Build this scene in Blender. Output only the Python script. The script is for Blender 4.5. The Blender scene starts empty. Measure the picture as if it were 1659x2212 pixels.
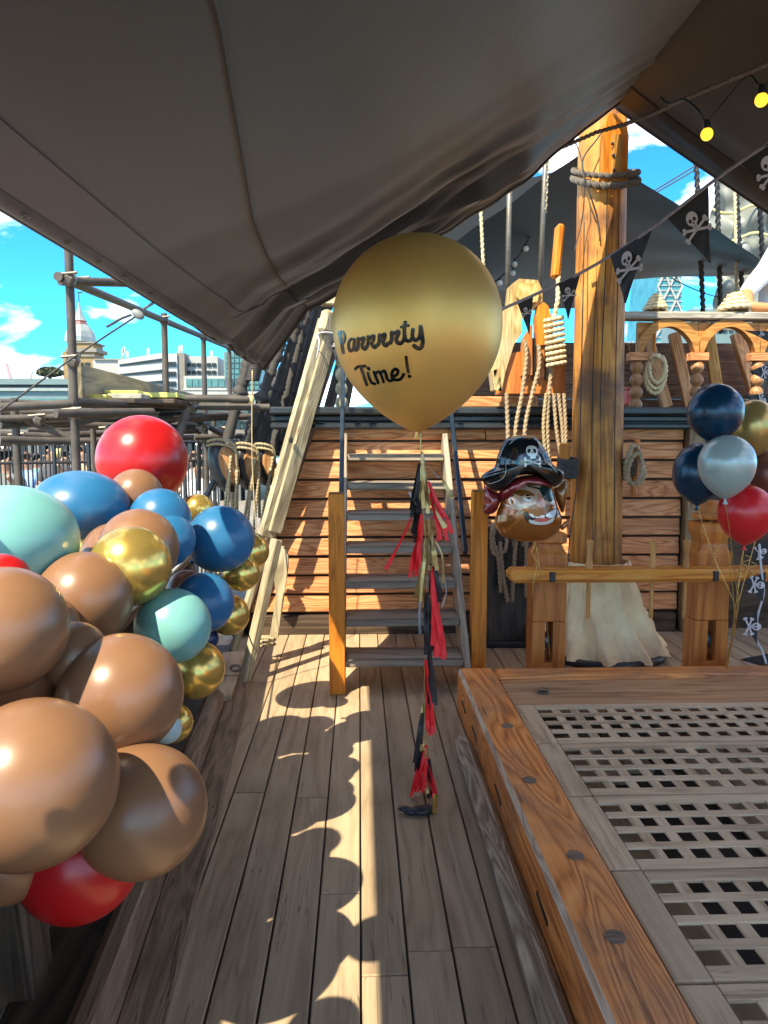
import bpy, bmesh, math, random
from math import sin, cos, pi, sqrt, atan2, radians, exp
from mathutils import Vector, Matrix, Euler
random.seed(7)
V = Vector
S = bpy.context.scene
C = S.collection

# ------------------------------------------------------------------ camera, sky, sun, exposure
EYE = V((0, 0, 1.5))
CAM_ROT = Euler((radians(90 - 5.75), 0, radians(-1.92)))
cd = bpy.data.cameras.new('camera'); cam = bpy.data.objects.new('camera', cd); C.objects.link(cam)
cam.location = EYE; cam.rotation_euler = CAM_ROT
cd.sensor_fit = 'VERTICAL'; cd.sensor_height = 36; cd.lens = 26; cd.clip_start = .05; cd.clip_end = 4000
S.camera = cam
SUN = V((-.372, -.506, .764)).normalized()
CLOUD = 13.88
w = bpy.data.worlds.new('World'); S.world = w; w.use_nodes = True
nt = w.node_tree; nt.nodes.clear()
sky = nt.nodes.new('ShaderNodeTexSky'); sky.sky_type = 'NISHITA'; sky.sun_disc = False
sky.sun_elevation = math.asin(SUN.z); sky.sun_rotation = atan2(SUN.x, SUN.y)
sky.air_density = .55; sky.dust_density = 0.0; sky.ozone_density = 1.5; sky.altitude = 50
tc = nt.nodes.new('ShaderNodeTexCoord')
mp = nt.nodes.new('ShaderNodeMapping'); mp.inputs['Scale'].default_value = (2.2, 2.2, 6.5); mp.inputs['Location'].default_value = (CLOUD, 0, 0)
nz = nt.nodes.new('ShaderNodeTexNoise'); nz.inputs['Scale'].default_value = 1.9; nz.inputs['Detail'].default_value = 7
nz.inputs['Roughness'].default_value = .55; nz.inputs['Distortion'].default_value = .4
rp = nt.nodes.new('ShaderNodeValToRGB'); rp.color_ramp.elements[0].position = .49; rp.color_ramp.elements[1].position = .80
rp.color_ramp.elements[1].color = (.8, .8, .8, 1)
hs = nt.nodes.new('ShaderNodeHueSaturation'); hs.inputs['Saturation'].default_value = 1.0
hs.inputs['Hue'].default_value = .5
mx = nt.nodes.new('ShaderNodeMix'); mx.data_type = 'RGBA'; mx.inputs['B'].default_value = (12.0, 9.9, 7.7, 1)
bg = nt.nodes.new('ShaderNodeBackground'); bg.inputs['Strength'].default_value = .15
wo = nt.nodes.new('ShaderNodeOutputWorld')
L = nt.links.new
L(tc.outputs['Generated'], mp.inputs[0]); L(mp.outputs[0], nz.inputs['Vector']); L(nz.outputs['Fac'], rp.inputs[0])
tint = nt.nodes.new('ShaderNodeMix'); tint.data_type = 'RGBA'; tint.blend_type = 'MULTIPLY'; tint.inputs['Factor'].default_value = 1
tint.inputs['B'].default_value = (.095, .43, .55, 1)
L(sky.outputs[0], hs.inputs['Color']); L(hs.outputs[0], tint.inputs['A']); L(tint.outputs['Result'], mx.inputs['A']); L(rp.outputs[0], mx.inputs['Factor'])
L(mx.outputs['Result'], bg.inputs['Color']); L(bg.outputs[0], wo.inputs[0])
sl = bpy.data.lights.new('sun', 'SUN'); sl.energy = 2.0; sl.angle = radians(.5); sl.color = (1, .88, .64)
so = bpy.data.objects.new('sun', sl); C.objects.link(so); so.location = SUN * 20
so.rotation_euler = (-SUN).to_track_quat('-Z', 'Y').to_euler()
S.view_settings.view_transform = 'Standard'; S.view_settings.look = 'None'
S.view_settings.exposure = 2.5; S.view_settings.gamma = 1
S.render.resolution_x = 768; S.render.resolution_y = 1024
S.cycles.max_bounces = 10; S.cycles.diffuse_bounces = 4

# ------------------------------------------------------------------ measuring helpers: a sight line of the photograph -> a point in the place
FPX = 26 / 36 * 2212
RM = CAM_ROT.to_matrix()
def ray(px, py): return RM @ V(((px - 829.5) / FPX, (1106 - py) / FPX, -1))
def P(px, py, Y): d = ray(px, py); return EYE + d * (Y / d.y)          # where the sight line meets the upright plane at Y
def G(px, py, z=0): d = ray(px, py); return EYE + d * ((z - EYE.z) / d.z)  # where it meets the level z

# ------------------------------------------------------------------ materials
MATS = {}
def newmat(name):
    m = bpy.data.materials.new(name); m.use_nodes = True
    nt = m.node_tree; b = nt.nodes['Principled BSDF']; return m, nt, b
def node(nt, t, **kw):
    n = nt.nodes.new('ShaderNode' + t)
    for k, v in kw.items():
        if k[0] == '_': setattr(n, k[1:], v)
        else: n.inputs[k.replace('__', ' ')].default_value = v
    return n
def ramp(nt, stops, fac):
    r = nt.nodes.new('ShaderNodeValToRGB'); e = r.color_ramp.elements
    while len(e) < len(stops): e.new(.5)
    for i, (p, c) in enumerate(stops): e[i].position = p; e[i].color = (*c, 1) if len(c) == 3 else c
    nt.links.new(fac, r.inputs[0]); return r.outputs[0]
def math_(nt, op, a, b=None, c=None):
    n = nt.nodes.new('ShaderNodeMath'); n.operation = op
    for i, x in enumerate((a, b, c)):
        if x is None: continue
        if isinstance(x, (int, float)): n.inputs[i].default_value = x
        else: nt.links.new(x, n.inputs[i])
    return n.outputs[0]
def mix(nt, f, a, b, mode='MIX'):
    n = nt.nodes.new('ShaderNodeMix'); n.data_type = 'RGBA'; n.blend_type = mode
    for k, x in (('Factor', f), ('A', a), ('B', b)):
        if isinstance(x, (int, float)): n.inputs[k].default_value = x
        elif isinstance(x, tuple): n.inputs[k].default_value = (*x, 1)
        else: nt.links.new(x, n.inputs[k])
    return n.outputs['Result']
def coords(nt, scale, rnd=True, src='Object'):
    t = nt.nodes.new('ShaderNodeTexCoord'); out = t.outputs[src]
    if rnd:
        oi = nt.nodes.new('ShaderNodeObjectInfo')
        a = node(nt, 'VectorMath', _operation='MULTIPLY_ADD'); nt.links.new(out, a.inputs[0]); a.inputs[1].default_value = (1, 1, 1)
        cmb = nt.nodes.new('ShaderNodeCombineXYZ')
        for i, k in enumerate((31, 17, 53)): nt.links.new(math_(nt, 'MULTIPLY', oi.outputs['Random'], k), cmb.inputs[i])
        nt.links.new(cmb.outputs[0], a.inputs[2]); out = a.outputs[0]
    m = nt.nodes.new('ShaderNodeMapping'); m.inputs['Scale'].default_value = scale
    nt.links.new(out, m.inputs[0]); return m.outputs[0]
def noise(nt, vec, scale, detail=3, rough=.55, dist=0):
    n = node(nt, 'TexNoise', Scale=scale, Detail=detail, Roughness=rough, Distortion=dist)
    nt.links.new(vec, n.inputs['Vector']); return n.outputs['Fac']
def bump(nt, b, h, strength, distance=.01):
    n = node(nt, 'Bump', Strength=strength, Distance=distance); nt.links.new(h, n.inputs['Height']); nt.links.new(n.outputs[0], b.inputs['Normal'])

def wood(name, dark, mid, light, axis='Y', rings=9, rough=.6, grey=None, greyamt=.5, size=1.0, bmp=.35, knots=1.0, crack=.5):
    key = name + axis
    if key in MATS: return MATS[key]
    m, nt, b = newmat('wood_' + key); MATS[key] = m
    al, ac = .35 / size, 3.2 / size
    sc = {'X': (al, ac, ac), 'Y': (ac, al, ac), 'Z': (ac, ac, al)}[axis]
    v = coords(nt, sc)
    n1 = noise(nt, v, 1.5, 2, .45, .6 * knots)
    ring = math_(nt, 'PINGPONG', math_(nt, 'MULTIPLY', n1, rings), .5)
    ring = math_(nt, 'MULTIPLY', ring, 2)
    v2 = coords(nt, tuple(s * (14 if s == ac else 5) for s in sc))
    fine = noise(nt, v2, 1.6, 4, .6)
    v3 = coords(nt, (1.3, 1.3, 1.3))
    big = noise(nt, v3, 1.8, 4, .6)
    t = math_(nt, 'ADD', math_(nt, 'MULTIPLY', ring, .42), math_(nt, 'MULTIPLY', fine, .62))
    col = ramp(nt, [(.18, dark), (.5, mid), (.86, light)], t)
    oi = nt.nodes.new('ShaderNodeObjectInfo')
    val = math_(nt, 'MULTIPLY_ADD', oi.outputs['Random'], .24, .88)
    val = math_(nt, 'MULTIPLY', val, math_(nt, 'MULTIPLY_ADD', big, .5, .75))
    h = node(nt, 'HueSaturation'); nt.links.new(col, h.inputs['Color']); nt.links.new(val, h.inputs['Value']); col = h.outputs[0]
    if grey:
        f = ramp(nt, [(.42, (0, 0, 0)), (.66, (1, 1, 1))], big)
        f = math_(nt, 'MULTIPLY', f, greyamt); col = mix(nt, f, col, grey)
    # fine drying cracks along the grain
    ck = noise(nt, coords(nt, tuple(s * (5 if s == ac else 1.2) for s in sc)), 1.3, 2, .4, .3)
    ck = math_(nt, 'ABSOLUTE', math_(nt, 'SUBTRACT', ck, .5))
    ckm = ramp(nt, [(.0, (1, 1, 1)), (.012, (0, 0, 0))], ck)
    ckm = math_(nt, 'MULTIPLY', ckm, math_(nt, 'MULTIPLY', ramp(nt, [(.5, (0, 0, 0)), (.6, (1, 1, 1))], big), crack))
    col = mix(nt, ckm, col, tuple(x * .25 for x in dark))
    nt.links.new(col, b.inputs['Base Color'])
    nt.links.new(math_(nt, 'MULTIPLY_ADD', fine, .25, rough - .1), b.inputs['Roughness'])
    b.inputs['Specular IOR Level'].default_value = .35
    hgt = math_(nt, 'SUBTRACT', t, math_(nt, 'MULTIPLY', ckm, 1.5))
    bump(nt, b, hgt, bmp, .006)
    return m
def plain(name, col, rough=.5, metal=0, var=.15, scale=8, bmp=.0, spec=.5, emit=None, estr=1, bscale=None, coat=0):
    if name in MATS: return MATS[name]
    m, nt, b = newmat(name); MATS[name] = m
    b.inputs['Roughness'].default_value = rough; b.inputs['Metallic'].default_value = metal; b.inputs['Specular IOR Level'].default_value = spec
    b.inputs['Coat Weight'].default_value = coat
    v = coords(nt, (1, 1, 1))
    n = noise(nt, v, scale, 5, .6)
    c = ramp(nt, [(.3, tuple(x * (1 - var) for x in col)), (.7, tuple(min(1, x * (1 + var)) for x in col))], n)
    nt.links.new(c, b.inputs['Base Color'])
    if bmp: bump(nt, b, noise(nt, v, bscale or scale * 6, 4), bmp, .01)
    if emit: b.inputs['Emission Color'].default_value = (*emit, 1); b.inputs['Emission Strength'].default_value = estr
    return m
def latex(name, col, rough=.28, metal=0.0, sss=.0, coat=.0):
    if name in MATS: return MATS[name]
    m, nt, b = newmat(name); MATS[name] = m
    v = coords(nt, (1, 1, 1)); n = noise(nt, v, 5, 4, .6)
    c = ramp(nt, [(.3, tuple(x * .94 for x in col)), (.7, tuple(min(1, x * 1.05) for x in col))], n)
    nt.links.new(c, b.inputs['Base Color']); b.inputs['Metallic'].default_value = metal
    fine = noise(nt, v, 60, 3); b.inputs['Roughness'].default_value = rough
    b.inputs['Coat Weight'].default_value = coat; b.inputs['Coat Roughness'].default_value = .12
    b.inputs['Specular IOR Level'].default_value = .5
    bump(nt, b, noise(nt, v, 3, 1), .05, .004)
    return m
def glassy(name, col, rough=.15):
    m = plain(name, col, rough, 0, .1, 3, spec=.7); return m

# ------------------------------------------------------------------ mesh helpers
class MB:
    def __init__(s): s.v = []; s.f = []; s.mi = []; s.m = 0
    def add(s, vs, fs, m=None):
        o = len(s.v); s.v += [tuple(x) for x in vs]; s.f += [tuple(i + o for i in f) for f in fs]; s.mi += [s.m if m is None else m] * len(fs); return s
    def box(s, c, size, rot=None, bev=0.0, m=None):
        hx, hy, hz = (x / 2 for x in size); R = rot.to_matrix() if isinstance(rot, Euler) else (rot or Matrix.Identity(3)); c = V(c)
        b = min(bev, hx * .8, hy * .8, hz * .8)
        if b <= 0:
            vs = [c + R @ V((x * hx, y * hy, z * hz)) for x in (-1, 1) for y in (-1, 1) for z in (-1, 1)]
            return s.add(vs, [(0, 1, 3, 2), (4, 6, 7, 5), (0, 4, 5, 1), (2, 3, 7, 6), (0, 2, 6, 4), (1, 5, 7, 3)], m)
        vs = []; ix = {}
        for x in (-1, 1):
            for y in (-1, 1):
                for z in (-1, 1):
                    for a in range(3):
                        p = V((x * (hx - b), y * (hy - b), z * (hz - b))); p[a] += (x, y, z)[a] * b
                        ix[(x, y, z, a)] = len(vs); vs.append(c + R @ p)
        fs = []
        for a in range(3):
            u, w_ = [(1, 2), (2, 0), (0, 1)][a]
            for sg in (-1, 1):
                q = []
                for (p, r) in ((-1, -1), (1, -1), (1, 1), (-1, 1)):
                    k = [0, 0, 0]; k[a] = sg; k[u] = p; k[w_] = r; q.append(ix[(*k, a)])
                fs.append(q if sg > 0 else q[::-1])
            for p in (-1, 1):
                for r in (-1, 1):
                    k0 = [0, 0, 0]; k1 = [0, 0, 0]; k0[a] = -1; k1[a] = 1; k0[u] = k1[u] = p; k0[w_] = k1[w_] = r
                    q = [ix[(*k0, u)], ix[(*k1, u)], ix[(*k1, w_)], ix[(*k0, w_)]]
                    fs.append(q if p * r > 0 else q[::-1])
        for x in (-1, 1):
            for y in (-1, 1):
                for z in (-1, 1):
                    q = [ix[(x, y, z, a)] for a in range(3)]; fs.append(q if x * y * z > 0 else q[::-1])
        return s.add(vs, fs, m)
    def bar(s, a, b, wd, th, bev=.0, up=V((0, 0, 1)), m=None):
        a, b = V(a), V(b); d = b - a; L_ = d.length; z = d / L_; x = up.cross(z)
        if x.length < 1e-4: x = V((1, 0, 0))
        x.normalize(); y = z.cross(x)
        R = Matrix((x, y, z)).transposed(); return s.box((a + b) / 2, (wd, th, L_), R, bev, m)
    def tube(s, path, r, n=8, cap=True, m=None, lobes=0, amp=0, pitch=0, oval=1.0):
        path = [V(p) for p in path]; k = len(path); vs = []; fs = []
        rr = r if callable(r) else (lambda t: r)
        t0 = (path[1] - path[0]).normalized(); ref = V((0, 0, 1)) if abs(t0.z) < .9 else V((1, 0, 0))
        nx = t0.cross(ref).normalized(); dist = 0
        for i, p in enumerate(path):
            t = (path[min(i + 1, k - 1)] - path[max(i - 1, 0)])
            if t.length < 1e-9: t = t0
            t.normalize(); nx = (nx - t * nx.dot(t))
            if nx.length < 1e-6: nx = t.orthogonal()
            nx.normalize(); ny = t.cross(nx)
            if i: dist += (p - path[i - 1]).length
            R_ = rr(i / (k - 1)); ph = dist / pitch * 2 * pi if pitch else 0
            for j in range(n):
                a = 2 * pi * j / n; q = R_ * (1 + (amp * cos(lobes * a) if lobes else 0))
                vs.append(p + nx * cos(a + ph) * q + ny * sin(a + ph) * q * oval)
        for i in range(k - 1):
            for j in range(n):
                a = i * n + j; b = i * n + (j + 1) % n; fs.append((a, b, b + n, a + n))
        if cap: fs.append(tuple(range(n))[::-1]); fs.append(tuple(range((k - 1) * n, k * n)))
        return s.add(vs, fs, m)
    def rope(s, path, r, m=None, seg=None):
        pts = resample(path, seg or r * .75)
        return s.tube(pts, r, 9, True, m, lobes=3, amp=.2, pitch=r * 7)
    def lathe(s, prof, n=16, c=(0, 0, 0), R=None, m=None):
        c = V(c); R = R or Matrix.Identity(3); vs = []; fs = []; k = len(prof)
        for (r, z) in prof:
            for j in range(n): a = 2 * pi * j / n; vs.append(c + R @ V((r * cos(a), r * sin(a), z)))
        for i in range(k - 1):
            for j in range(n):
                a = i * n + j; b = i * n + (j + 1) % n; fs.append((a, b, b + n, a + n))
        if prof[0][0] > 1e-6: fs.append(tuple(range(n))[::-1])
        if prof[-1][0] > 1e-6: fs.append(tuple(range((k - 1) * n, k * n)))
        return s.add(vs, fs, m)
    def prism(s, pts, ext, m=None):
        # pts: 3D outline (planar), ext: extrusion vector
        n = len(pts); e = V(ext); vs = [V(p) for p in pts] + [V(p) + e for p in pts]
        fs = [tuple(range(n)), tuple(range(2 * n - 1, n - 1, -1))] + [(i, i + n, (i + 1) % n + n, (i + 1) % n) for i in range(n)]
        return s.add(vs, fs, m)
    def ball(s, c, r, n=16, k=10, sc=(1, 1, 1), m=None):
        pr = [(max(1e-7, r * sin(pi * i / k)), -r * cos(pi * i / k)) for i in range(k + 1)]
        R = Matrix.Diagonal(sc) if not isinstance(sc, Matrix) else sc
        return s.lathe(pr, n, c, R, m)
    def grid(s, fn, nu, nv, m=None):
        vs = [fn(i / nu, j / nv) for i in range(nu + 1) for j in range(nv + 1)]
        fs = [(i * (nv + 1) + j, (i + 1) * (nv + 1) + j, (i + 1) * (nv + 1) + j + 1, i * (nv + 1) + j + 1) for i in range(nu) for j in range(nv)]
        return s.add(vs, fs, m)
    def build(s, name, mats, parent=None, smooth=False, loc=None, fix=True, angle=None):
        """one mesh object; vertices are given in world space and stored around the object's own origin"""
        if not isinstance(mats, (list, tuple)): mats = [mats]
        if loc is None:
            n = len(s.v); loc = V((sum(p[0] for p in s.v) / n, sum(p[1] for p in s.v) / n, sum(p[2] for p in s.v) / n))
        loc = V(loc); me = bpy.data.meshes.new(name)
        me.from_pydata([(p[0] - loc.x, p[1] - loc.y, p[2] - loc.z) for p in s.v], [], s.f)
        for m in mats: me.materials.append(m)
        me.polygons.foreach_set('material_index', s.mi)
        if fix:
            bm = bmesh.new(); bm.from_mesh(me); bmesh.ops.recalc_face_normals(bm, faces=bm.faces)
            bm.to_mesh(me); bm.free()
        if smooth: me.polygons.foreach_set('use_smooth', [True] * len(me.polygons))
        if angle: 
            me.polygons.foreach_set('use_smooth', [True] * len(me.polygons)); me.set_sharp_from_angle(angle=radians(angle))
        me.update()
        o = bpy.data.objects.new(name, me); C.objects.link(o)
        if parent: o.parent = parent; o.location = loc - wloc(parent)
        else: o.location = loc
        return o
def wloc(o):
    l = V(o.location)
    while o.parent: o = o.parent; l += V(o.location)
    return l
def resample(path, seg):
    path = [V(p) for p in path]; out = [path[0]]; acc = 0
    tot = sum((path[i + 1] - path[i]).length for i in range(len(path) - 1)); n = max(2, int(tot / seg)); step = tot / n
    i = 0; pos = path[0]; need = step
    while len(out) < n and i < len(path) - 1:
        d = (path[i + 1] - pos).length
        if d >= need: pos = pos + (path[i + 1] - pos) * (need / d); out.append(pos.copy()); need = step
        else: need -= d; i += 1; pos = path[i]
    out.append(path[-1]); return out
def smoothpath(pts, k=8, closed=False):
    pts = [V(p) for p in pts]; n = len(pts); out = []
    rng = n if closed else n - 1
    for i in range(rng):
        g = (lambda j: pts[j % n]) if closed else (lambda j: pts[max(0, min(n - 1, j))])
        p0, p1, p2, p3 = g(i - 1), g(i), g(i + 1), g(i + 2)
        for j in range(k):
            t = j / k
            out.append(.5 * ((2 * p1) + (p2 - p0) * t + (2 * p0 - 5 * p1 + 4 * p2 - p3) * t * t + (3 * p1 - p0 - 3 * p2 + p3) * t ** 3))
    if not closed: out.append(pts[-1])
    return out
def sagline(a, b, sag, n=16):
    a, b = V(a), V(b); return [a.lerp(b, i / n) - V((0, 0, sag * 4 * (i / n) * (1 - i / n))) for i in range(n + 1)]
def tag(o, label, cat, group=None):
    o['label'] = label; o['category'] = cat
    if group: o['group'] = group
    return o
def thing(name, loc, label, cat, group=None):
    o = bpy.data.objects.new(name, None); C.objects.link(o); o.location = V(loc); o.empty_display_size = .1
    return tag(o, label, cat, group)
def structure(o): o['kind'] = 'structure'; return o
def box(name, mat, parent, c, size, rot=None, bev=.004):
    """a box with its own origin and rotation (grain runs in its own axes)"""
    key = ('b', tuple(round(x, 4) for x in size), bev, mat.name)
    me = MESH.get(key)
    if me is None:
        mb = MB().box((0, 0, 0), size, None, bev); o = mb.build(name, mat, loc=(0, 0, 0)); me = o.data; MESH[key] = me
    else:
        o = bpy.data.objects.new(name, me); C.objects.link(o)
    if parent: o.parent = parent; o.location = V(c) - wloc(parent)
    else: o.location = V(c)
    if rot is not None: o.rotation_euler = rot if isinstance(rot, Euler) else rot.to_euler()
    return o
MESH = {}
def beam(name, mat, parent, a, b, wd, th, bev=.004, roll=0.0):
    """a straight timber from a to b, its grain along its own Y"""
    a, b = V(a), V(b); d = b - a
    q = d.to_track_quat('Y', 'Z'); R = q.to_matrix() @ Matrix.Rotation(roll, 3, 'Y')
    return box(name, mat, parent, (a + b) / 2, (wd, d.length, th), R, bev)

# palettes (base colours of the things themselves)
def deckw(ax='Y'): return wood('deck', (.25, .175, .105), (.40, .295, .185), (.49, .375, .245), ax, rings=3.5, rough=.62, grey=(.385, .30, .205), greyamt=.5, size=.5, bmp=.22, crack=.7)
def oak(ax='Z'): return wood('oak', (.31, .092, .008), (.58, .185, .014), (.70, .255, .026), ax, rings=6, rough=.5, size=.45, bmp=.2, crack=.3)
def redw(ax='X'): return wood('red', (.24, .07, .025), (.60, .24, .085), (.76, .40, .18), ax, rings=11, rough=.62, grey=(.50, .31, .18), greyamt=.3, size=.55, bmp=.4)
def mastw(ax='Z'): return wood('mast', (.22, .07, .012), (.60, .245, .04), (.76, .39, .085), ax, rings=9, rough=.5, grey=(.13, .055, .026), greyamt=.92, size=1.0, bmp=.5, crack=1)
def bittw(ax='Z'): return wood('bitt', (.30, .085, .016), (.56, .185, .036), (.70, .275, .06), ax, rings=6, rough=.42, grey=(.33, .11, .028), greyamt=.5, size=.7, bmp=.25)
def coamw(ax='Y'): return wood('coaming', (.24, .07, .018), (.66, .235, .055), (.84, .38, .12), ax, rings=16, rough=.55, grey=(.30, .165, .095), greyamt=.8, size=.8, bmp=.55, crack=1)
def gratew(ax='X'): return wood('grate', (.27, .19, .115), (.48, .355, .225), (.60, .465, .31), ax, rings=3, rough=.65, size=.4, bmp=.25)
def palew(ax='Z'): return wood('pale', (.15, .115, .065), (.40, .335, .21), (.58, .50, .335), ax, rings=10, rough=.75, grey=(.25, .20, .125), greyamt=.75, size=.5, bmp=.5, crack=1)
def greyw(ax='Y'): return wood('grey', (.10, .062, .036), (.19, .13, .082), (.28, .205, .135), ax, rings=5, rough=.75, size=.35, bmp=.6, crack=1)
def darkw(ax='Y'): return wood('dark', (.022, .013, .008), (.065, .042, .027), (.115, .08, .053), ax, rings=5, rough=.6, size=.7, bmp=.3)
def arcw(ax='X'): return wood('arch', (.25, .10, .02), (.42, .19, .04), (.55, .29, .08), ax, rings=6, rough=.5, size=.5, bmp=.25)
ROPE_GREY = plain('rope_grey', (.40, .30, .19), .85, 0, .25, 60, .4)
ROPE_TAN = plain('rope_tan', (.42, .33, .19), .85, 0, .25, 60, .4)
ROPE_PALE = plain('rope_pale', (.68, .55, .33), .85, 0, .2, 60, .4)
TARRED = plain('tarred_rope', (.045, .043, .042), .6, 0, .35, 40, .5)
BLACKPAINT = plain('black_paint', (.022, .024, .027), .32, 0, .3, 6, .05)
STEEL = plain('scaffold_steel', (.075, .062, .05), .6, .1, .35, 9, .15)
GALV = plain('galvanised', (.16, .145, .12), .5, .5, .25, 14, .1)

# ================================================================== THE SHIP: deck
CAULK = plain('caulking_pitch', (.012, .011, .010), .5)
deck = structure(MB().box((1.6, 3.0, -.06), (6.4, 14, .06)).build('main_deck', CAULK, loc=(0, 0, 0)))
PW = .135
rnd = random.Random(3)
x = -1.08; k = 0
while x < 4.4:
    ends = [-1.2]; y = -1.2 + rnd.uniform(1.0, 3.6)
    if abs(x + .27) < .07: y = 2.97
    elif abs(x) < .07: y = 1.93
    while y < 5.3: ends.append(y); y += rnd.uniform(2.4, 3.6)
    ends.append(6.0)
    for a, b in zip(ends[:-1], ends[1:]):
        if x > .62 and x < 2.5 and b < 3.8: continue
        o = box('plank', deckw(), deck, (x + PW / 2, (a + b) / 2, -.016 + rnd.uniform(-.001, .001)), (PW - .0065, b - a - .005, .034), None, .003)
    x += PW
# ---- left waterway, edge timber and bulwark (the ship widens a little towards the stairs)
def ls(Y, off=0): return -.61 - .0606 * (Y - 1.74) - off        # inboard edge of the edge timber
ww = thing('waterway', (ls(2, .0), 2, 0), 'grey waterway boards and rounded edge timber along the left side of the deck', 'waterway')
beam('board', greyw(), ww, (ls(-1) + .05, -1, .004), (ls(4.6) + .05, 4.6, .004), .12, .03)
beam('edge_timber', greyw(), ww, (ls(-1, .06), -1, .05), (ls(4.05, .06), 4.05, .05), .10, .12, .03)
for a, b in ((4.08, 4.42), (4.46, 4.95)):
    beam('board', gratew('Y'), ww, (ls(a, .05), a, .03), (ls(b, .05), b, .03), .15, .04)
beam('scupper_board', darkw(), ww, (ls(-1, .2), -1, .0), (ls(5.2, .2), 5.2, .0), .22, .05)
bw = thing('bulwark', (ls(2, .35), 2, 0), 'low dark timber bulwark with upright frames under the balloon garland', 'bulwark')
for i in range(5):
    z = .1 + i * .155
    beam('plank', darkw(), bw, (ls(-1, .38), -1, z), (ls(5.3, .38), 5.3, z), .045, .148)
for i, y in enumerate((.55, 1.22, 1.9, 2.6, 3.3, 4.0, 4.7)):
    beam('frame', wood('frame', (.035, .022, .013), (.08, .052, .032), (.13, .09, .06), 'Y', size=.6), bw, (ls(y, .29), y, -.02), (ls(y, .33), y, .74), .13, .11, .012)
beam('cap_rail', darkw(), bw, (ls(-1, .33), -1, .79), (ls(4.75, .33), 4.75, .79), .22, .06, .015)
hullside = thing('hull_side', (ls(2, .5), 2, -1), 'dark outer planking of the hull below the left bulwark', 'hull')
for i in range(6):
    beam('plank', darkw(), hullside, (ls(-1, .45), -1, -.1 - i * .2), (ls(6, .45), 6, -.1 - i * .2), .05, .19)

sb = thing('starboard_bulwark', (4.0, 2, 0), 'unseen oak bulwark on the far right side of the deck, added to bounce warm sunlight', 'bulwark')  # out of view, put in to throw warm sunlight back into the shade
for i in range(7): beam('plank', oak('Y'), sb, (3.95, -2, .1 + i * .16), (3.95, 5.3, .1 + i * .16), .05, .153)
beam('cap_rail', greyw(), sb, (3.97, -2, 1.24), (3.97, 5.3, 1.24), .22, .06, .015)
# ================================================================== hatch with gratings
HZ = .23; HX0, HX1, HY1 = .54, 2.66, 3.98
hatch = thing('hatch_coaming', (.64, 2.5, 0), 'worn orange brown hatch coaming timbers around the gratings', 'hatch')
mb = MB().box((HX0 + .1, (HY1 - .6) / 2, HZ / 2), (.2, HY1 + .6, HZ), None, .02)
WORN = wood('wornedge', (.30, .20, .13), (.55, .42, .30), (.72, .60, .46), 'Y', rings=6, rough=.8, size=.25, bmp=.6)
cmb = MB().box((HX0 + .1, 1.69, HZ / 2 - .005), (.2, HY1 + .6, HZ + .01), None, .016)
for fi, f_ in enumerate(cmb.f):          # the left upper arris is rubbed pale by feet and ropes
    nn_ = (V(cmb.v[f_[1]]) - V(cmb.v[f_[0]])).cross(V(cmb.v[f_[2]]) - V(cmb.v[f_[1]])).normalized(); cc_ = sum((V(cmb.v[q_]) for q_ in f_), V()) / len(f_)
    if len(f_) == 4 and abs(nn_.x) > .3 and abs(nn_.z) > .3 and cc_.z > .15 and cc_.x < HX0 + .1: cmb.mi[fi] = 1
co = cmb.build('side_timber', [coamw(), WORN], hatch)
box('side_timber', coamw(), hatch, (HX1 - .1, 1.69, HZ / 2 - .005), (.2, HY1 + .6, HZ + .01), None, .018)
box('end_timber', coamw('X'), hatch, ((HX0 + HX1) / 2, HY1 - .075, HZ / 2 - .004), (HX1 - HX0 - .404, .15, HZ + .004), None, .016)
for i, (y, d) in enumerate(((3.735, .17), (3.555, .175))):
    box('ledge_board', wood('ledge', (.20, .09, .035), (.42, .22, .10), (.56, .34, .18), 'X', rings=7, rough=.6, grey=(.32, .22, .14), greyamt=.6, size=.6), hatch, ((HX0 + HX1) / 2, y, .175), (HX1 - HX0 - .41, d, .06), None, .005)
for y in (1.75, 2.12, 2.62, 3.14):      # wooden bolt plugs let into the top
    mbp = MB().lathe([(.026, -.01), (.026, .0035), (.0, .0035)], 16, (HX0 + .11 + .02 * sin(y * 9), y, HZ)); mbp.build('plug', wood('plug', (.10, .07, .05), (.17, .12, .09), (.22, .17, .13), 'X', size=.3), hatch)
for y in (2.05, 2.75, 3.35, 3.7):      # checks in the inboard face
    MB().box((HX0 - .0015, y, .11), (.006, .13, .012), Euler((.12, 0, 0))).build('crack', CAULK, hatch)
ring = thing('ring_bolt', P(1180, 1506, 3.63), 'small iron ring bolt set in the back board of the hatch', 'ring')
c0 = V((.93, 3.63, .207))
MB().lathe([(.03, 0), (.03, .004), (0, .006)], 16, c0).build('plate', BLACKPAINT, ring)
MB().tube([c0 + V((.028 * cos(a), .02 * sin(a) - .01, .012 + .010 * sin(a))) for a in [i * pi / 8 for i in range(17)]], .0045, 6).build('ring', GALV, ring)
st = thing('rubbing_strip', (.47, 2, 0), 'weathered grey half round strip lying along the foot of the hatch', 'strip')
beam('strip', wood('strip', (.14, .10, .065), (.36, .285, .20), (.60, .51, .38), 'Y', rings=16, rough=.7, size=.55, bmp=.9, crack=1), st, (.486, -.4, .03), (.496, 3.46, .03), .085, .075, .026)
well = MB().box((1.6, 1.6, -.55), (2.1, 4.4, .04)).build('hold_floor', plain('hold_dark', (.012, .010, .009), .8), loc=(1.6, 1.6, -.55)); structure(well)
gx0, gx1 = HX0 + .205, HX1 - .205; NX = 17; px_ = (gx1 - gx0 - .2) / NX
pd = .458
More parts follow.
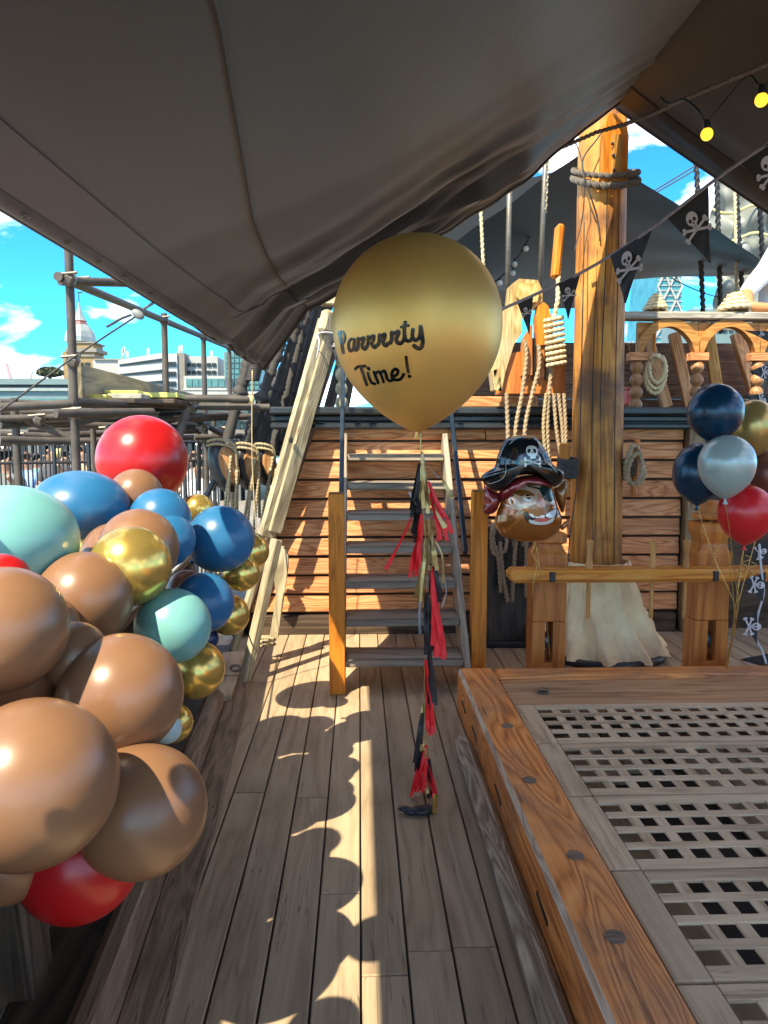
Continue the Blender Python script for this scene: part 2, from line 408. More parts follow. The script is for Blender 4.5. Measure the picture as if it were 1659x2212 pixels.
for gi in range(5):
    y1 = 3.462 - gi * (pd + .004); y0 = y1 - pd
    gt = thing('grating', ((gx0 + gx1) / 2, (y0 + y1) / 2, .15), ['farthest wooden grating panel next to the back board of the hatch', 'second grating panel from the back of the hatch', 'third grating panel from the back of the hatch', 'fourth grating panel from the back of the hatch, above the nearest one', 'nearest grating panel of the hatch at the bottom right corner'][gi], 'grating', 'gratings of the hatch')
    zc = .185
    for xx in (gx0 + .05, gx1 - .05): box('frame', gratew('Y'), gt, (xx, (y0 + y1) / 2, zc + .0155), (.098, pd - .008, .014), None, .003)
    sw_ = .036; hh_ = (pd - .108 - 3 * sw_) / 4
    for i in range(5):
        yy = y0 + .004 + .025 if i == 0 else (y1 - .004 - .025 if i == 4 else None)
        if yy is not None: box('long_slat', gratew('X'), gt, ((gx0 + gx1) / 2, yy, zc + .0165), (gx1 - gx0 - .202, .05, .012), None, .002)
        else:
            yy = y0 + .054 + hh_ * i + sw_ * (i - .5)
            box('long_slat', gratew('X'), gt, ((gx0 + gx1) / 2, yy, zc + .0185), (gx1 - gx0 - .202, sw_, .008), None, .002)
    for j in range(NX + 1):
        xx = gx0 + .1 + px_ * j
        if 0 < j < NX: box('cross_slat', gratew('Y'), gt, (xx, (y0 + y1) / 2, zc + .0165), (px_ * .44, pd - .108, .006), None, .0015)

# ================================================================== bulkhead at the break of the quarterdeck
BY = 5.58; QZ = 1.60
qd = structure(MB().box((1.95, 8.4, QZ - .05), (4.7, 5.4, .1)).build('quarterdeck', darkw(), loc=(1.6, 8.4, QZ - .05)))
bk = thing('bulkhead', (1.0, BY, 0), 'red brown clapboard bulkhead below the quarterdeck behind the stairs and mast', 'bulkhead')
MB().prism([(-.93, BY + .05, 0), (3.95, BY + .05, 0), (3.95, BY + .05, 1.6), (-.36, BY + .05, 1.6)], (0, .06, 0)).build('backing', darkw('X'), bk)
bh = .146
for i in range(10):
    z = .16 + bh * i + bh / 2
    xl = -.86 + .052 * i
    for (a, b) in ((xl, .95 + .21 * ((i * 7) % 3)), (.955 + .21 * ((i * 7) % 3), 2.47)):
        box('board', redw(), bk, ((a + b) / 2, BY + .015 + rnd.uniform(-.004, .004), z), (b - a - .003, .035, bh - .018), Euler((radians(-9), 0, rnd.uniform(-.002, .002))), .005)
box('sill', darkw('X'), bk, (.8, BY - .005, .075), (3.3, .07, .15), None, .006)
box('post', wood('doorpost', (.14, .09, .045), (.27, .19, .10), (.38, .28, .16), 'Z', size=.5), bk, (2.545, BY - .02, .8), (.12, .1, 1.6), None, .006)
# raking corner board at the left end of the bulkhead
beam('corner_board', darkw(), bk, (-.93, BY - .03, .0), (-.34, BY - .03, 1.62), .16, .07, .006)
lg = thing('ledge_beam', (1.2, BY - .05, 1.57), 'glossy black moulded beam along the edge of the quarterdeck', 'beam')
for (zz, d, h_) in ((1.585, .16, .045), (1.640, .10, .05), (1.695, .20, .055)):
    box('moulding', BLACKPAINT, lg, (1.3, BY - .03 + (.16 - d) / 2, zz), (3.9, d, h_), None, .012)
box('core', BLACKPAINT, lg, (1.3, BY + .03, 1.64), (3.88, .12, .16), None, .004)
bx = thing('ledge_timber', (.4, BY, 1.75), 'red brown timber lying on the black ledge behind the gold balloon', 'timber')
box('timber', redw(), bx, (.86, BY + .04, 1.765), (.95, .16, .08), None, .008)

# ================================================================== stairs with newel posts
stairs = thing('stairs', (.27, 4.6, 0), 'steep open wooden stairs with black handrails up to the quarterdeck', 'stairs')
TR = [(.197 * k + .003, 4.25 + .185 * (k - 1)) for k in range(1, 8)]
GREYTREAD = wood('tread', (.15, .11, .08), (.27, .215, .165), (.38, .315, .25), 'X', rings=4, rough=.55, size=.5, bmp=.25)
SX0, SX1 = -.085, .615
for k, (z, y) in enumerate(TR):
    td = box('tread', GREYTREAD, stairs, ((SX0 + SX1) / 2, y + .13, z - .025), (SX1 - SX0, .26, .05), None, .006)
    MB().box(((SX0 + SX1) / 2, y - .001, z - .002), (SX1 - SX0 - .02, .03, .005), None, .001).build('nosing', GALV, td)
sl_ = wood('stringer', (.15, .115, .08), (.30, .24, .18), (.42, .355, .28), 'Y', rings=5, rough=.6, size=.5)
for xx in (SX0 - .022, SX1 + .022):
    beam('stringer', sl_, stairs, (xx, 4.30, .07), (xx, 5.58, 1.46), .04, .22, .005)
for s, xx in ((-1, SX0 - .03), (1, SX1 + .03)):
    rb = MB().bar((xx, 4.44, .80), (xx, 5.60, 2.12), .042, .03, .006, up=V((1, 0, 0)))
    rb.build('handrail', plain('handrail_blue_black', (.02, .035, .05), .25, .4, .3, 7), stairs)
for nm, px, y, lab in ((0, 728, 4.25, 'square orange oak newel post left of the stairs, its lower half sunlit'), (1, 1033, 4.42, 'square orange oak newel post right of the stairs, in shade')):
    b0 = P(px, 1300, y)
    po = thing('newel_post', (b0.x, y, 0), lab, 'post')
    pst = box('post', oak(), po, (b0.x, y, .589), (.092, .085, 1.18), None, .004)
    MB().box((b0.x, y, 1.183), (.088, .081, .007), None, .003).build('end_grain', wood('endgrain', (.12, .06, .02), (.22, .12, .04), (.3, .17, .06), 'Z', size=.1), pst)

# ================================================================== mast, its rope collar, boot and fittings
MX, MY = 1.63, 4.98
mast = thing('mast', (MX, MY, 0), 'thick sunlit brown wooden mast rising through the awnings', 'mast')
def mr(z): return .178 - .007 * z
mbm = MB(); N = 40
vs = []; zs = [i * .1 for i in range(0, 45)]
for z in zs:
    for j in range(N):
        a = 2 * pi * j / N; r = mr(z) * (1 + .006 * sin(5 * a + z) + .004 * sin(11 * a - 2 * z)); vs.append((MX - .012 * z + r * cos(a), MY + r * sin(a), z))
mbm.add(vs, [(i * N + j, i * N + (j + 1) % N, (i + 1) * N + (j + 1) % N, (i + 1) * N + j) for i in range(len(zs) - 1) for j in range(N)])
mbm.add([vs[-N + j] for j in range(N)], [tuple(range(N))])
mbm.build('trunk', mastw(), mast, smooth=True)
# drying shakes down the mast
for (a, z0, z1, wob) in ((-2.05, .6, 2.7, .05), (-1.15, .35, 3.2, .03), (-1.72, 1.3, 3.6, .06)):
    pth = []
    for i in range(24):
        z = z0 + (z1 - z0) * i / 23; aa = a + wob * sin(z * 2.7); r = mr(z) + .0005
        pth.append((MX - .012 * z + r * cos(aa), MY + r * sin(aa), z))
    MB().tube(pth, lambda t: .0035 * sin(pi * min(max(t, .03), .97)) + .0006, 5).build('shake', CAULK, mast)
def fishplate(mx, w0, w1, z0, z1, zc, th, ang):   # stepped cheek piece bolted to the mast
    R = Matrix.Rotation(ang, 3, 'Z'); r = mr(zc)
    o = [(-w0, z0), (w0, z0), (w0, zc), (w1, z1), (-w1, z1), (-w0, zc)]
    pts = [V((mx, MY, 0)) + R @ V((p, -r - th + .02, q)) for p, q in o]
    return MB().prism(pts, R @ V((0, th, 0)))
c3 = P(1300, 340, MY - .17)
cheek = fishplate(MX - .04, .085, .05, c3.z - .17, c3.z + .26, c3.z + .13, .05, .15).build('cheek_plate', oak(), mast)
fp = fishplate(MX - .035, .032, .032, c3.z - .15, c3.z + .13, c3.z + .1, .068, .16).build('inner_plate', arcw('Z'), cheek)
for dz in (-.09, .0, .07):
    q = V((MX - .035 + .01 * sin(dz * 60), MY - mr(3.3) - .052, c3.z + dz)); MB().ball(q, .011, 10, 6).build('bolt', BLACKPAINT, cheek)
q = P(1208, 520, MY - .05); box('cleat_block', oak(), mast, q + V((0, .04, -.06)), (.05, .09, .34), Euler((0, radians(4), 0)), .014)
# collar of two turns of thick rope
col = thing('rope_collar', (MX - .04, MY, P(1280, 400, MY).z), 'thick grey rope slung round the mast below the canopy peak', 'rope')
for (dz, tilt, rr) in ((.0, .16, .025), (.055, .10, .02)):
    pth = []
    for i in range(49):
        a = 2 * pi * i / 48; r = mr(3) + .045 + .02 * cos(a + .6); z = P(1280, 392, MY).z + dz - .09 * sin(-a) * .9 - .02 * cos(a) * 0 + tilt * .1 * cos(2 * a)
        pth.append((MX - .035 + r * cos(a), MY + r * sin(a), z))
    MB().rope(pth, rr * .85).build('turn', plain('rope_collar_grey', (.13, .115, .095), .85, 0, .25, 50, .4), col)
def lash(name, label, pts, r, mat, cat='rope', k=6):
    o = MB().tube(smoothpath(pts, k), r, 6).build(name, mat, smooth=True); return tag(o, label, cat)
mf = MY - mr(3.2) - .012
lash('cord', 'thin black cord hanging down the sunlit face of the mast', [P(1240, 300, mf), P(1256, 345, mf), P(1262, 400, mf - .06), P(1258, 470, mf), P(1240, 545, mf)], .0035, TARRED)
lash('cord', 'black cord slung in a long V across the cheek plate on the mast', [P(1318, 262, mf), P(1290, 300, mf - .03), P(1258, 350, mf - .03), P(1275, 420, mf - .05), P(1290, 470, mf), P(1296, 520, mf)], .005, TARRED)
lash('cord', 'thin black cord running down the front of the mast to the pin rail', [P(1262, 480, mf), P(1258, 700, MY - .19), P(1250, 1000, MY - .2), P(1232, 1150, MY - .2), P(1225, 1240, MY - .22)], .004, TARRED)
# canvas boot
boot = thing('mast_boot', (MX, MY, 0), 'cream canvas boot spreading round the foot of the mast', 'canvas')
mbb = MB(); N = 96
def bootpt(u, v):
    z = .04 + .62 * u; a = 2 * pi * v
    r = .19 + .16 * (1 - u) ** 1.6
    fold = (.5 + .5 * sin(14 * a + 2.5 * sin(2 * a) + 4 * u)) ** 2.5 * .085 + .016 * sin(31 * a + 7 * u)
    r += fold * (1.1 - u) ** .6; sx = .05 * (1 - u) ** 2
    return (MX + sx + r * cos(a) * 1.08, MY + r * sin(a), z + .01 * sin(7 * a) * (1 - u))
mbb.grid(bootpt, 20, N)
mbb.build('canvas', plain('boot_canvas', (.95, .68, .40), .85, 0, .22, 5, .3, bscale=90), boot, smooth=True)
MB().tube([(MX + .05 + .41 * cos(a), MY + .38 * sin(a), .028) for a in [2 * pi * i / 48 for i in range(49)]], .028, 8, False).build('base_ring', BLACKPAINT, boot, smooth=True)
# cleat and coiled rope on the right of the mast
cl = thing('mast_cleat', P(1372, 1010, MY - .05), 'wooden cleat with a coil of grey rope on the right of the mast', 'cleat')
q = P(1374, 1010, MY - .08)
beam('horn', bittw('Y'), cl, q + V((-.01, 0, -.19)), q + V((.0, 0, .19)), .035, .04, .01)
beam('foot', darkw(), cl, q + V((-.13, .03, 0)), q + V((0, 0, 0)), .07, .12, .01)
for i, (dx, dz) in enumerate(((-.035, .05), (-.02, -.02))):
    pth = [q + V((dx + .055 * cos(a), -.05 + .05 * sin(a * 2) * .4, dz * .4 + .125 * sin(a) * (1 - .2 * i))) for a in [2 * pi * j / 24 for j in range(25)]]
    MB().rope(pth, .016).build('rope_turn', ROPE_GREY, cl)
cl2 = thing('mast_chock', P(1235, 1000, MY - .1), 'black lashed wooden chock on the left of the mast', 'chock')
q = P(1228, 1010, MY - .12)
beam('chock', oak('Y'), cl2, q + V((-.03, 0, -.2)), q + V((-.03, 0, .16)), .06, .06, .01)
mbl = MB()
for i in range(7): mbl.tube([q + V((.055 * cos(a) - .01, .06 * sin(a), -.05 + i * .017 + .01 * sin(a))) for a in [2 * pi * j / 14 for j in range(15)]], .014, 6, False)
mbl.build('lashing', TARRED, cl2, smooth=True)

# ================================================================== canopies
CANV, ntc, bc = newmat('canopy_canvas'); MATS['canopy'] = CANV
vv = coords(ntc, (1, 1, 1), False); bigc = noise(ntc, vv, 1.3, 4)
nt_col = ramp(ntc, [(.3, (.0135, .0135, .0155)), (.7, (.0205, .0205, .0235))], bigc); ntc.links.new(nt_col, bc.inputs['Base Color'])
bc.inputs['Roughness'].default_value = .5; bc.inputs['Specular IOR Level'].default_value = .45
bc.inputs['Sheen Weight'].default_value = .25; bc.inputs['Sheen Roughness'].default_value = .5
bc.inputs['Subsurface Weight'].default_value = 0
bump(ntc, bc, math_(ntc, 'ADD', noise(ntc, vv, 260, 2), math_(ntc, 'MULTIPLY', noise(ntc, coords(ntc, (6, 2, 2), False), 1.5, 4, .6), 3.0)), .12, .008)
EDGE = [(-2.2, -.93, 2.06), (-1.5, -.95, 2.07), (1.0, -.966, 2.10), (3.0, -.985, 2.147), (3.5, -.93, 2.12), (3.9, -.83, 2.065), (4.4, -.70, 1.995), (4.75, -.60, 1.935), (5.2, -.5, 1.87)]
def interp(tab, x, k):
    for a, b in zip(tab[:-1], tab[1:]):
        if x <= b[0]: t = (x - a[0]) / (b[0] - a[0]); return a[k] + (b[k] - a[k]) * max(t, 0)
    return tab[-1][k]
AFT = [P(*q) for q in ((570, 797, 4.75), (600, 757, 4.66), (663, 670, 4.47), (730, 634, 4.36), (840, 575, 4.24), (935, 515, 4.16), (1040, 452, 4.13), (1130, 395, 4.19), (1210, 320, 4.33), (1290, 258, 4.52), (1338, 221, 4.72))]
RX, RZ = AFT[-1].x, AFT[-1].z
AFTV = []
for a in AFT: AFTV.append(((a.x - AFT[0].x) / (RX - AFT[0].x), a.y, a.z, a.x))
YF = -1.6
def canopy(u, v):
    ya = interp(AFTV, v, 1); za = interp(AFTV, v, 2); xa = interp(AFTV, v, 3)
    uu = u ** 1.5; Y = ya + (YF - ya) * uu; d = ya - Y
    xe, ze = interp(EDGE, Y, 1), interp(EDGE, Y, 2)
    xr = RX + .012 * d; zr = RZ + .02 * d - .05 * sin(pi * min(1, d / 6))
    x = xe + (xr - xe) * v; z = ze + (zr - ze) * v - .13 * sin(pi * v ** .8) * min(1, .35 + d)
    xe0, ze0 = interp(EDGE, ya, 1), interp(EDGE, ya, 2)
    x0 = xe0 + (RX - xe0) * v; z0 = ze0 + (RZ - ze0) * v - .13 * sin(pi * v ** .8) * .35
    w_ = exp(-d / .9); x += (xa - x0) * w_; z += (za - z0) * w_
    env = exp(-((d - .25) / .42) ** 2) * (.35 + .65 * sin(pi * min(1, v * 1.1 + .02)))
    q_ = abs(v - .14); rip = .036 * sin(d * 15 + 3.0 * q_ + .6 * sin(v * 9)) + .030 * sin(d * 31 - 6 * q_ + sin(7 * v)) + .016 * sin(d * 66 + 9 * q_)
    z += rip * env * (1 - exp(-d * 9))
    z += .008 * sin(Y * 2.3 + v * 11) * min(1, d) * sin(pi * v) + .006 * exp(-d / 1.2) * sin(v * 60 + d * 4) * sin(pi * v)
    return V((x, Y, z))
can = thing('main_canopy', (.3, 2, 2.1), 'large dark grey canvas awning stretched overhead from the left side up to the mast', 'awning')
MB().grid(canopy, 110, 90).build('cloth', CANV, can, smooth=True, fix=False)
def strip_on(fnv, u0, u1, wdt, off, nm, n=80, par=can, mat=CANV, th=None):
    def f(s, t):
        u = u0 + (u1 - u0) * s; v = fnv(u) + wdt * (t - .5); a = canopy(u, min(max(v, 0), 1)); bul = th * sin(pi * t) if th else 0
        return a + V((0, 0, -off - bul))
    return MB().grid(f, n, 6).build(nm, mat, par, smooth=True, fix=False)
SEAM = plain('seam_canvas', (.025, .021, .019), .5, 0, .2, 30)
strip_on(lambda u: .13 + .13 * min(1, u * 1.7), .012, 1, .0035, .001, 'seam', th=.006, mat=SEAM)
strip_on(lambda u: .045, .03, 1, .07, .004, 'hem', mat=CANV)
strip_on(lambda u: .012, .03, 1, .022, .006, 'edge_binding', th=.012, mat=CANV)
def patch(s, t):
    u = .10 + .13 * s; v = .015 + .17 * t * (1 - .75 * s * s); return canopy(u, v) + V((0, 0, -.007))
MB().grid(patch, 16, 16).build('corner_patch', CANV, can, smooth=True, fix=False)
mb = MB().tube([canopy(0, v / 60) for v in range(61)], .010, 6); mb.build('aft_bolt_rope', SEAM, can, smooth=True)
mb = MB().tube([canopy(u / 60, 0) for u in range(61)], .011, 6); mb.build('side_bolt_rope', SEAM, can, smooth=True)
for i in range(16):                      # eyelets along the left hem
    e_c = canopy(.05 + .045 * i, .012) + V((.012, 0, -.016)); MB().tube([e_c + V((.011 * cos(a), .011 * sin(a), 0)) for a in [2 * pi * j / 12 for j in range(13)]], .003, 6, False).build('eyelet', GALV, can, smooth=True)
# right-hand awning
A0, A1 = V((RX, 4.76, RZ)), P(1659, 455, 4.8)
dA = (A1 - A0); A2 = A0 + dA * 1.4
def canopy2(u, v):
    a = A0 + (A2 - A0) * v; Y = a.y + (YF - a.y) * u; d = a.y - Y
    z = a.z + .02 * d - .06 * sin(pi * v) * min(1, .2 + d) - (.05 * sin(pi * min(1, d / 6))) * (1 - v)
    z += .014 * exp(-((d - .35) / .35) ** 2) * sin(d * 20 + v * 3) * sin(pi * v)
    return V((a.x + .012 * d * (1 - v) - .03 * (1 - v), Y, z + (.006 if v == 0 else 0)))
can2 = thing('right_canopy', (2.5, 2, 2.6), 'dark canvas awning sloping down to the right of the mast top', 'awning')
MB().grid(canopy2, 60, 30).build('cloth', CANV, can2, smooth=True, fix=False)
MB().grid(lambda s, t: canopy2(.012 + .03 * t, s) + V((0, 0, -.006)), 30, 6).build('hem', SEAM, can2, smooth=True, fix=False)
MB().tube([canopy2(0, v / 30) for v in range(31)], .010, 6).build('bolt_rope', SEAM, can2, smooth=True)
# quarterdeck awning further aft
AW = plain('awning_black', (.015, .0145, .0145), .6, 0, .2, 4, .15, bscale=120)
def sheet(name, parent, p00, p10, p11, p01, sag, mat, n=24):
    p00, p10, p11, p01 = map(V, (p00, p10, p11, p01))
    f = lambda u, v: (p00.lerp(p10, u)).lerp(p01.lerp(p11, u), v) - V((0, 0, sag * 16 * u * (1 - u) * v * (1 - v) + .008 * sin(20 * u + 9 * v)))
    return MB().grid(f, n, n).build(name, mat, parent, smooth=True, fix=False)
aw = thing('quarterdeck_awning', P(1345, 500, 6.5), 'black awning hung over the quarterdeck behind the mast', 'awning')
sheet('left_slope', aw, P(1275, 315, 6.0), P(820, 640, 6.0), P(860, 655, 10), P(1330, 598, 10), .12, AW)
sheet('right_slope', aw, P(1270, 318, 6.0), P(1335, 604, 9.8), P(1640, 592, 8.6), P(1692, 590, 6.1), .03, AW)
lsh = thing('background_awning', P(1050, 560, 11), 'second black awning hanging at the stern behind the gold balloon', 'awning')
sheet('cloth', lsh, P(780, 480, 11), P(1350, 330, 11), P(1350, 660, 11.3), P(780, 690, 11.3), .0, AW)

# ================================================================== quarterdeck front rail with arches
RY = BY + .12; ZR = P(1450, 684, RY).z
rail = thing('quarterdeck_rail', (2.4, RY, QZ), 'orange arched balustrade with a grey top rail on the quarterdeck right of the mast', 'balustrade')
RX0, RX1 = 1.72, 3.9
box('top_rail', wood('railtop', (.2, .18, .15), (.36, .33, .28), (.5, .47, .4), 'X', size=.4), rail, ((RX0 + RX1) / 2, RY, ZR), (RX1 - RX0, .14, .055), None, .008)
AP = .47; sp = P(1505, 760, RY); AX = [sp.x - AP, sp.x, sp.x + AP, sp.x + 2 * AP]; ZS = P(1505, 762, RY).z; ZT = ZR - .035
for i in range(len(AX) - 1):
    a, b = AX[i], AX[i + 1]; n = 16; ox = [a + .035 + (b - a - .07) * t / n for t in range(n + 1)]
    oz = [ZS + (ZT - .045 - ZS) * sin(pi * min(1, max(0, t / n))) ** .62 for t in range(n + 1)]
    pts = [(a + .002, RY - .012, ZT - .01), (b - .002, RY - .012, ZT - .01), (b - .002, RY - .012, ZS)] + [(x, RY - .012, z) for x, z in list(zip(ox, oz))[::-1]] + [(a + .002, RY - .012, ZS)]
    MB().prism(pts, (0, .04, 0)).build('spandrel', arcw('X'), rail)
    mb = MB()
    vs = []; fs = []
    for t in range(n + 1):
        th = .065; cx, cz = (a + b) / 2, ZS; dx, dz = ox[t] - cx, oz[t] - cz; L_ = sqrt(dx * dx + dz * dz) or 1
        ix, iz = ox[t], oz[t]; ex, ez = ox[t] + dx / L_ * th, oz[t] + dz / L_ * th
        ex = min(max(ex, a + .004), b - .004)
        for yy in (RY - .05, RY - .014): vs += [(ix, yy, iz), (ex, yy, ez)]
    for t in range(n):
        o = t * 4; fs += [(o, o + 1, o + 5, o + 4), (o + 2, o + 6, o + 7, o + 3), (o, o + 4, o + 6, o + 2), (o + 1, o + 3, o + 7, o + 5)]
    fs += [(0, 2, 3, 1), (4 * n, 4 * n + 1, 4 * n + 3, 4 * n + 2)]
    mb.add(vs, fs).build('arch', arcw('X'), rail)
for x in AX[:4]:
    box('capital', redw(), rail, (x, RY - .02, ZS - .035), (.14, .09, .06), None, .004)
    prof = [(.03, 0)]
    H0 = QZ + .1; H1 = ZS - .065; nb = 4; hb = (H1 - H0) / nb
    for q in range(nb):
        for t in range(9): prof.append((.024 + .026 * sin(pi * t / 8) ** .7, q * hb + hb * (t + .2) / 8.4))
    MB().lathe(prof, 18, (x, RY - .02, H0)).build('baluster', wood('baluster', (.22, .09, .03), (.36, .17, .07), (.45, .25, .12), 'Z', size=.3, rough=.35), rail, smooth=True)
    box('plinth', redw('Z'), rail, (x, RY - .02, QZ + .05), (.11, .09, .11), None, .004)
# rail left of the gold balloon: turned baluster and pale cap
rl = thing('stair_balustrade', P(738, 900, RY), 'pale turned baluster of stacked balls beside the stair head', 'baluster')
q = P(738, 905, RY - .1)
prof = [(.03, 0)]; 
for k in range(4):
    for t in range(9): prof.append((.022 + .025 * sin(pi * t / 8) ** .7, .09 + k * .105 + .1 * t / 8.3))
MB().lathe(prof, 18, (q.x, RY - .1, q.z - .02)).build('baluster', palew(), rl, smooth=True)
box('plinth', palew(), rl, (q.x, RY - .1, q.z + .01), (.09, .09, .14), None, .005)
box('rail_cap', palew('X'), rl, (q.x - .0, RY - .1, q.z + .86), (.3, .12, .06), None, .008)
box('head_block', palew(), rl, (q.x, RY - .1, q.z + .68), (.1, .1, .34), None, .008)
# far timber side of the quarterdeck seen through the arches
qb = thing('stern_bulwark', (2.6, 8.6, QZ), 'dark planked stern side with leaning orange frames behind the arches', 'bulwark')
for i in range(6): box('plank', wood('qside', (.07, .028, .013), (.16, .068, .035), (.24, .12, .06), 'X', size=.7), qb, (3.5, 8.72 + .05 * i, QZ + .1 + i * .17), (4.6, .05, .165), None, .006)
for px0, px1 in ((1395, 1440), (1455, 1490), (1530, 1555), (1590, 1640), (1660, 1710)):
    a, b = P(px1, 880, 8.55), P(px0, 720, 8.6); beam('frame', redw('Y') if px0 != 1530 else arcw('Y'), qb, a, b, .14, .12, .01)
chest = thing('red_box', P(1360, 865, 6.3), 'small red box on the quarterdeck right of the mast', 'box')
q = P(1362, 866, 6.1); MB().box(q + V((0, 0, .03)), (.09, .1, .13), None, .01).build('body', plain('red_paint', (.45, .05, .03), .4), chest)
MB().box(q + V((0, 0, .1)), (.1, .11, .02), None, .006).build('lid', plain('red_paint_light', (.55, .1, .06), .35), chest)

# belaying pins with rope hanks on the rail
def hank(name, label, c, w, h, r, mat, turns=4, seed=1):
    rr = random.Random(seed); mb = MB()
    for t in range(turns):
        ww, hh = w * (1 - .1 * t + rr.uniform(-.06, .06)), h * (1 - .13 * t + rr.uniform(-.05, .05)); ph = rr.uniform(-.1, .1)
        pth = [V(c) + V((ww / 2 * sin(a) + ph * .1, -.012 * t - .008 * sin(2 * a), -hh / 2 - hh / 2 * -cos(a) - .0)) for a in [2 * pi * j / 28 for j in range(29)]]
        mb.rope(pth, r)
    mb.rope([V(c) + V((w * .3 * cos(a), -.05 + .04 * sin(a), -h * .1 + .02 * sin(2 * a))) for a in [2 * pi * j / 14 for j in range(15)]], r)
    return tag(mb.build(name, mat, smooth=True), label, 'rope')
def cone_coil(name, label, c, r0, h, r, mat):
    pth = [V(c) + V((r0 * (1 - t / 40 * .72) * cos(t * .66), r0 * .8 * (1 - t / 40 * .72) * sin(t * .66), h * t / 40)) for t in range(41)]
    return tag(MB().rope(smoothpath(pth, 3), r).build(name, mat, smooth=True), label, 'rope')
def pin(name, label, c, L1, L2, r, mat, parent=None):
    prof = [(r * .55, -L2), (r * .6, -L2 + .01), (r * .62, 0), (r * .95, .0), (r * 1.05, .02), (r * .75, L1 * .35), (r * .72, L1 * .5), (r * 1.0, L1 * .85), (r * 1.02, L1 * .97), (r * .7, L1), (0, L1 + .003)]
    o = MB().lathe(prof, 14, c).build(name, mat, parent, smooth=False, angle=40); 
    if label: tag(o, label, 'pin')
    return o
PINW = wood('pin', (.26, .105, .03), (.48, .225, .065), (.60, .32, .11), 'Z', rings=3, rough=.45, size=.25)
q = P(1416, 670, RY); pin('belaying_pin', 'sunlit belaying pin standing in the quarterdeck rail', V((q.x, RY, ZR + .02)), .15, .28, .02, oak())
cone_coil('rope_coil', 'cone of pale rope wound round the pin on the quarterdeck rail', (q.x, RY, ZR + .045), .085, .11, .018, ROPE_PALE)
hank('rope_hank', 'pale rope hank hanging in the arch behind the mast', P(1415, 768, RY - .03), .16, .28, .015, ROPE_PALE, 3, 5)
q = P(1590, 665, RY); cone_coil('rope_coil', 'coil of pale rope on the rail beside the person', (q.x - .01, RY, ZR + .045), .12, .13, .02, ROPE_PALE)

# ================================================================== pin rail on two bitts in front of the mast
BTY = 4.32
zt, zb = P(1300, 1226, BTY - .1).z, P(1300, 1256, BTY - .1).z
pr = thing('pin_rail', (1.55, BTY, 0), 'varnished wooden pin rail across two carved bitts in front of the mast', 'pin rail')
bl0, bl1 = P(1096, 1240, BTY - .08), P(1668, 1240, BTY - .08)
box('rail', wood('railv', (.34, .11, .018), (.62, .235, .04), (.74, .34, .075), 'X', rings=5, rough=.22, size=.5, bmp=.15), pr, ((bl0.x + bl1.x + .1) / 2, BTY - .09, (zt + zb) / 2), (bl1.x - bl0.x + .1, .17, .075), None, .022)
for px, lab in ((1188, 'l'), (1541, 'r')):
    x = P(px, 1300, BTY).x; wd = .2
    top = P(px, 1140, BTY).z if px < 1300 else P(px, 1118, BTY).z
    mb = MB(); mb.box((x, BTY + .09, .33), (wd, .17, .66), None, .008)
    pz = zt
    # the slot is left open: two cheeks, a foot and a head
    bt = mb
    bt = MB(); sw = .05
    bt.box((x - wd / 4 - sw / 4, BTY + .09, .27), (wd / 2 - sw / 2, .17, .25), None, .0)
    bt.box((x + wd / 4 + sw / 4, BTY + .09, .27), (wd / 2 - sw / 2, .17, .25), None, .0)
    bt.box((x, BTY + .09, .07), (wd, .17, .146), None, .004); bt.box((x, BTY + .09, .555), (wd, .17, .316), None, .004)
    bpost = bt.build('post', bittw(), pr)
    MB().lathe([(.06, -.018), (.05, -.008), (.05, .008), (.06, .018)], 20, (x, BTY + .1, .26), Matrix.Rotation(pi / 2, 3, 'Y')).build('sheave', plain('sheave_iron', (.16, .15, .14), .4, .6), bpost, angle=40)
    hb = top - zt
    prof = [(.105, 0), (.105, .09), (.085, .12), (.075, .15), (.10, hb - .06), (.10, hb - .01), (.08, hb)]
    vs = []; 
    for (r, z) in prof:
        for j in range(4): a = pi / 4 + pi / 2 * j; vs.append((x + r * 1.36 * cos(a), BTY + .09 + r * 1.2 * sin(a), zt + z - .03))
    fs = [(i * 4 + j, i * 4 + (j + 1) % 4, (i + 1) * 4 + (j + 1) % 4, (i + 1) * 4 + j) for i in range(len(prof) - 1) for j in range(4)] + [tuple(range(4 * len(prof) - 4, 4 * len(prof)))]
    bhd = MB().add(vs, fs).build('bitt_head', bittw(), pr)
    if px > 1300:
        MB().tube([(x + .095 * cos(a), BTY + .09 + .09 * sin(a), top - .0) for a in [2 * pi * i / 20 for i in range(21)]], .017, 8, False).build('bead', bittw(), bhd, smooth=True)
        MB().lathe([(.075, 0), (.09, .03), (.055, .06), (.06, .1), (0, .11)], 14, (x, BTY + .09, top - .01)).build('finial', bittw(), bhd, smooth=True)
    MB().box((P(px + 5, 1240, BTY - .17).x, BTY - .172, (zt + zb) / 2), (.035, .02, .06), None, .006).build('iron_strap', BLACKPAINT, pr)
for i, px in enumerate((1274, 1411, 1483)):
    q = P(px, 1228, BTY - .1)
    pin('belaying_pin', ['belaying pin in front of the canvas boot, leftmost in the pin rail', 'middle belaying pin of the varnished pin rail', 'belaying pin next to the right bitt in the pin rail'][i], V((q.x, BTY - .09, zt - .005)), .165, .30, .021, PINW).__setitem__('group', 'belaying pins in the pin rail')

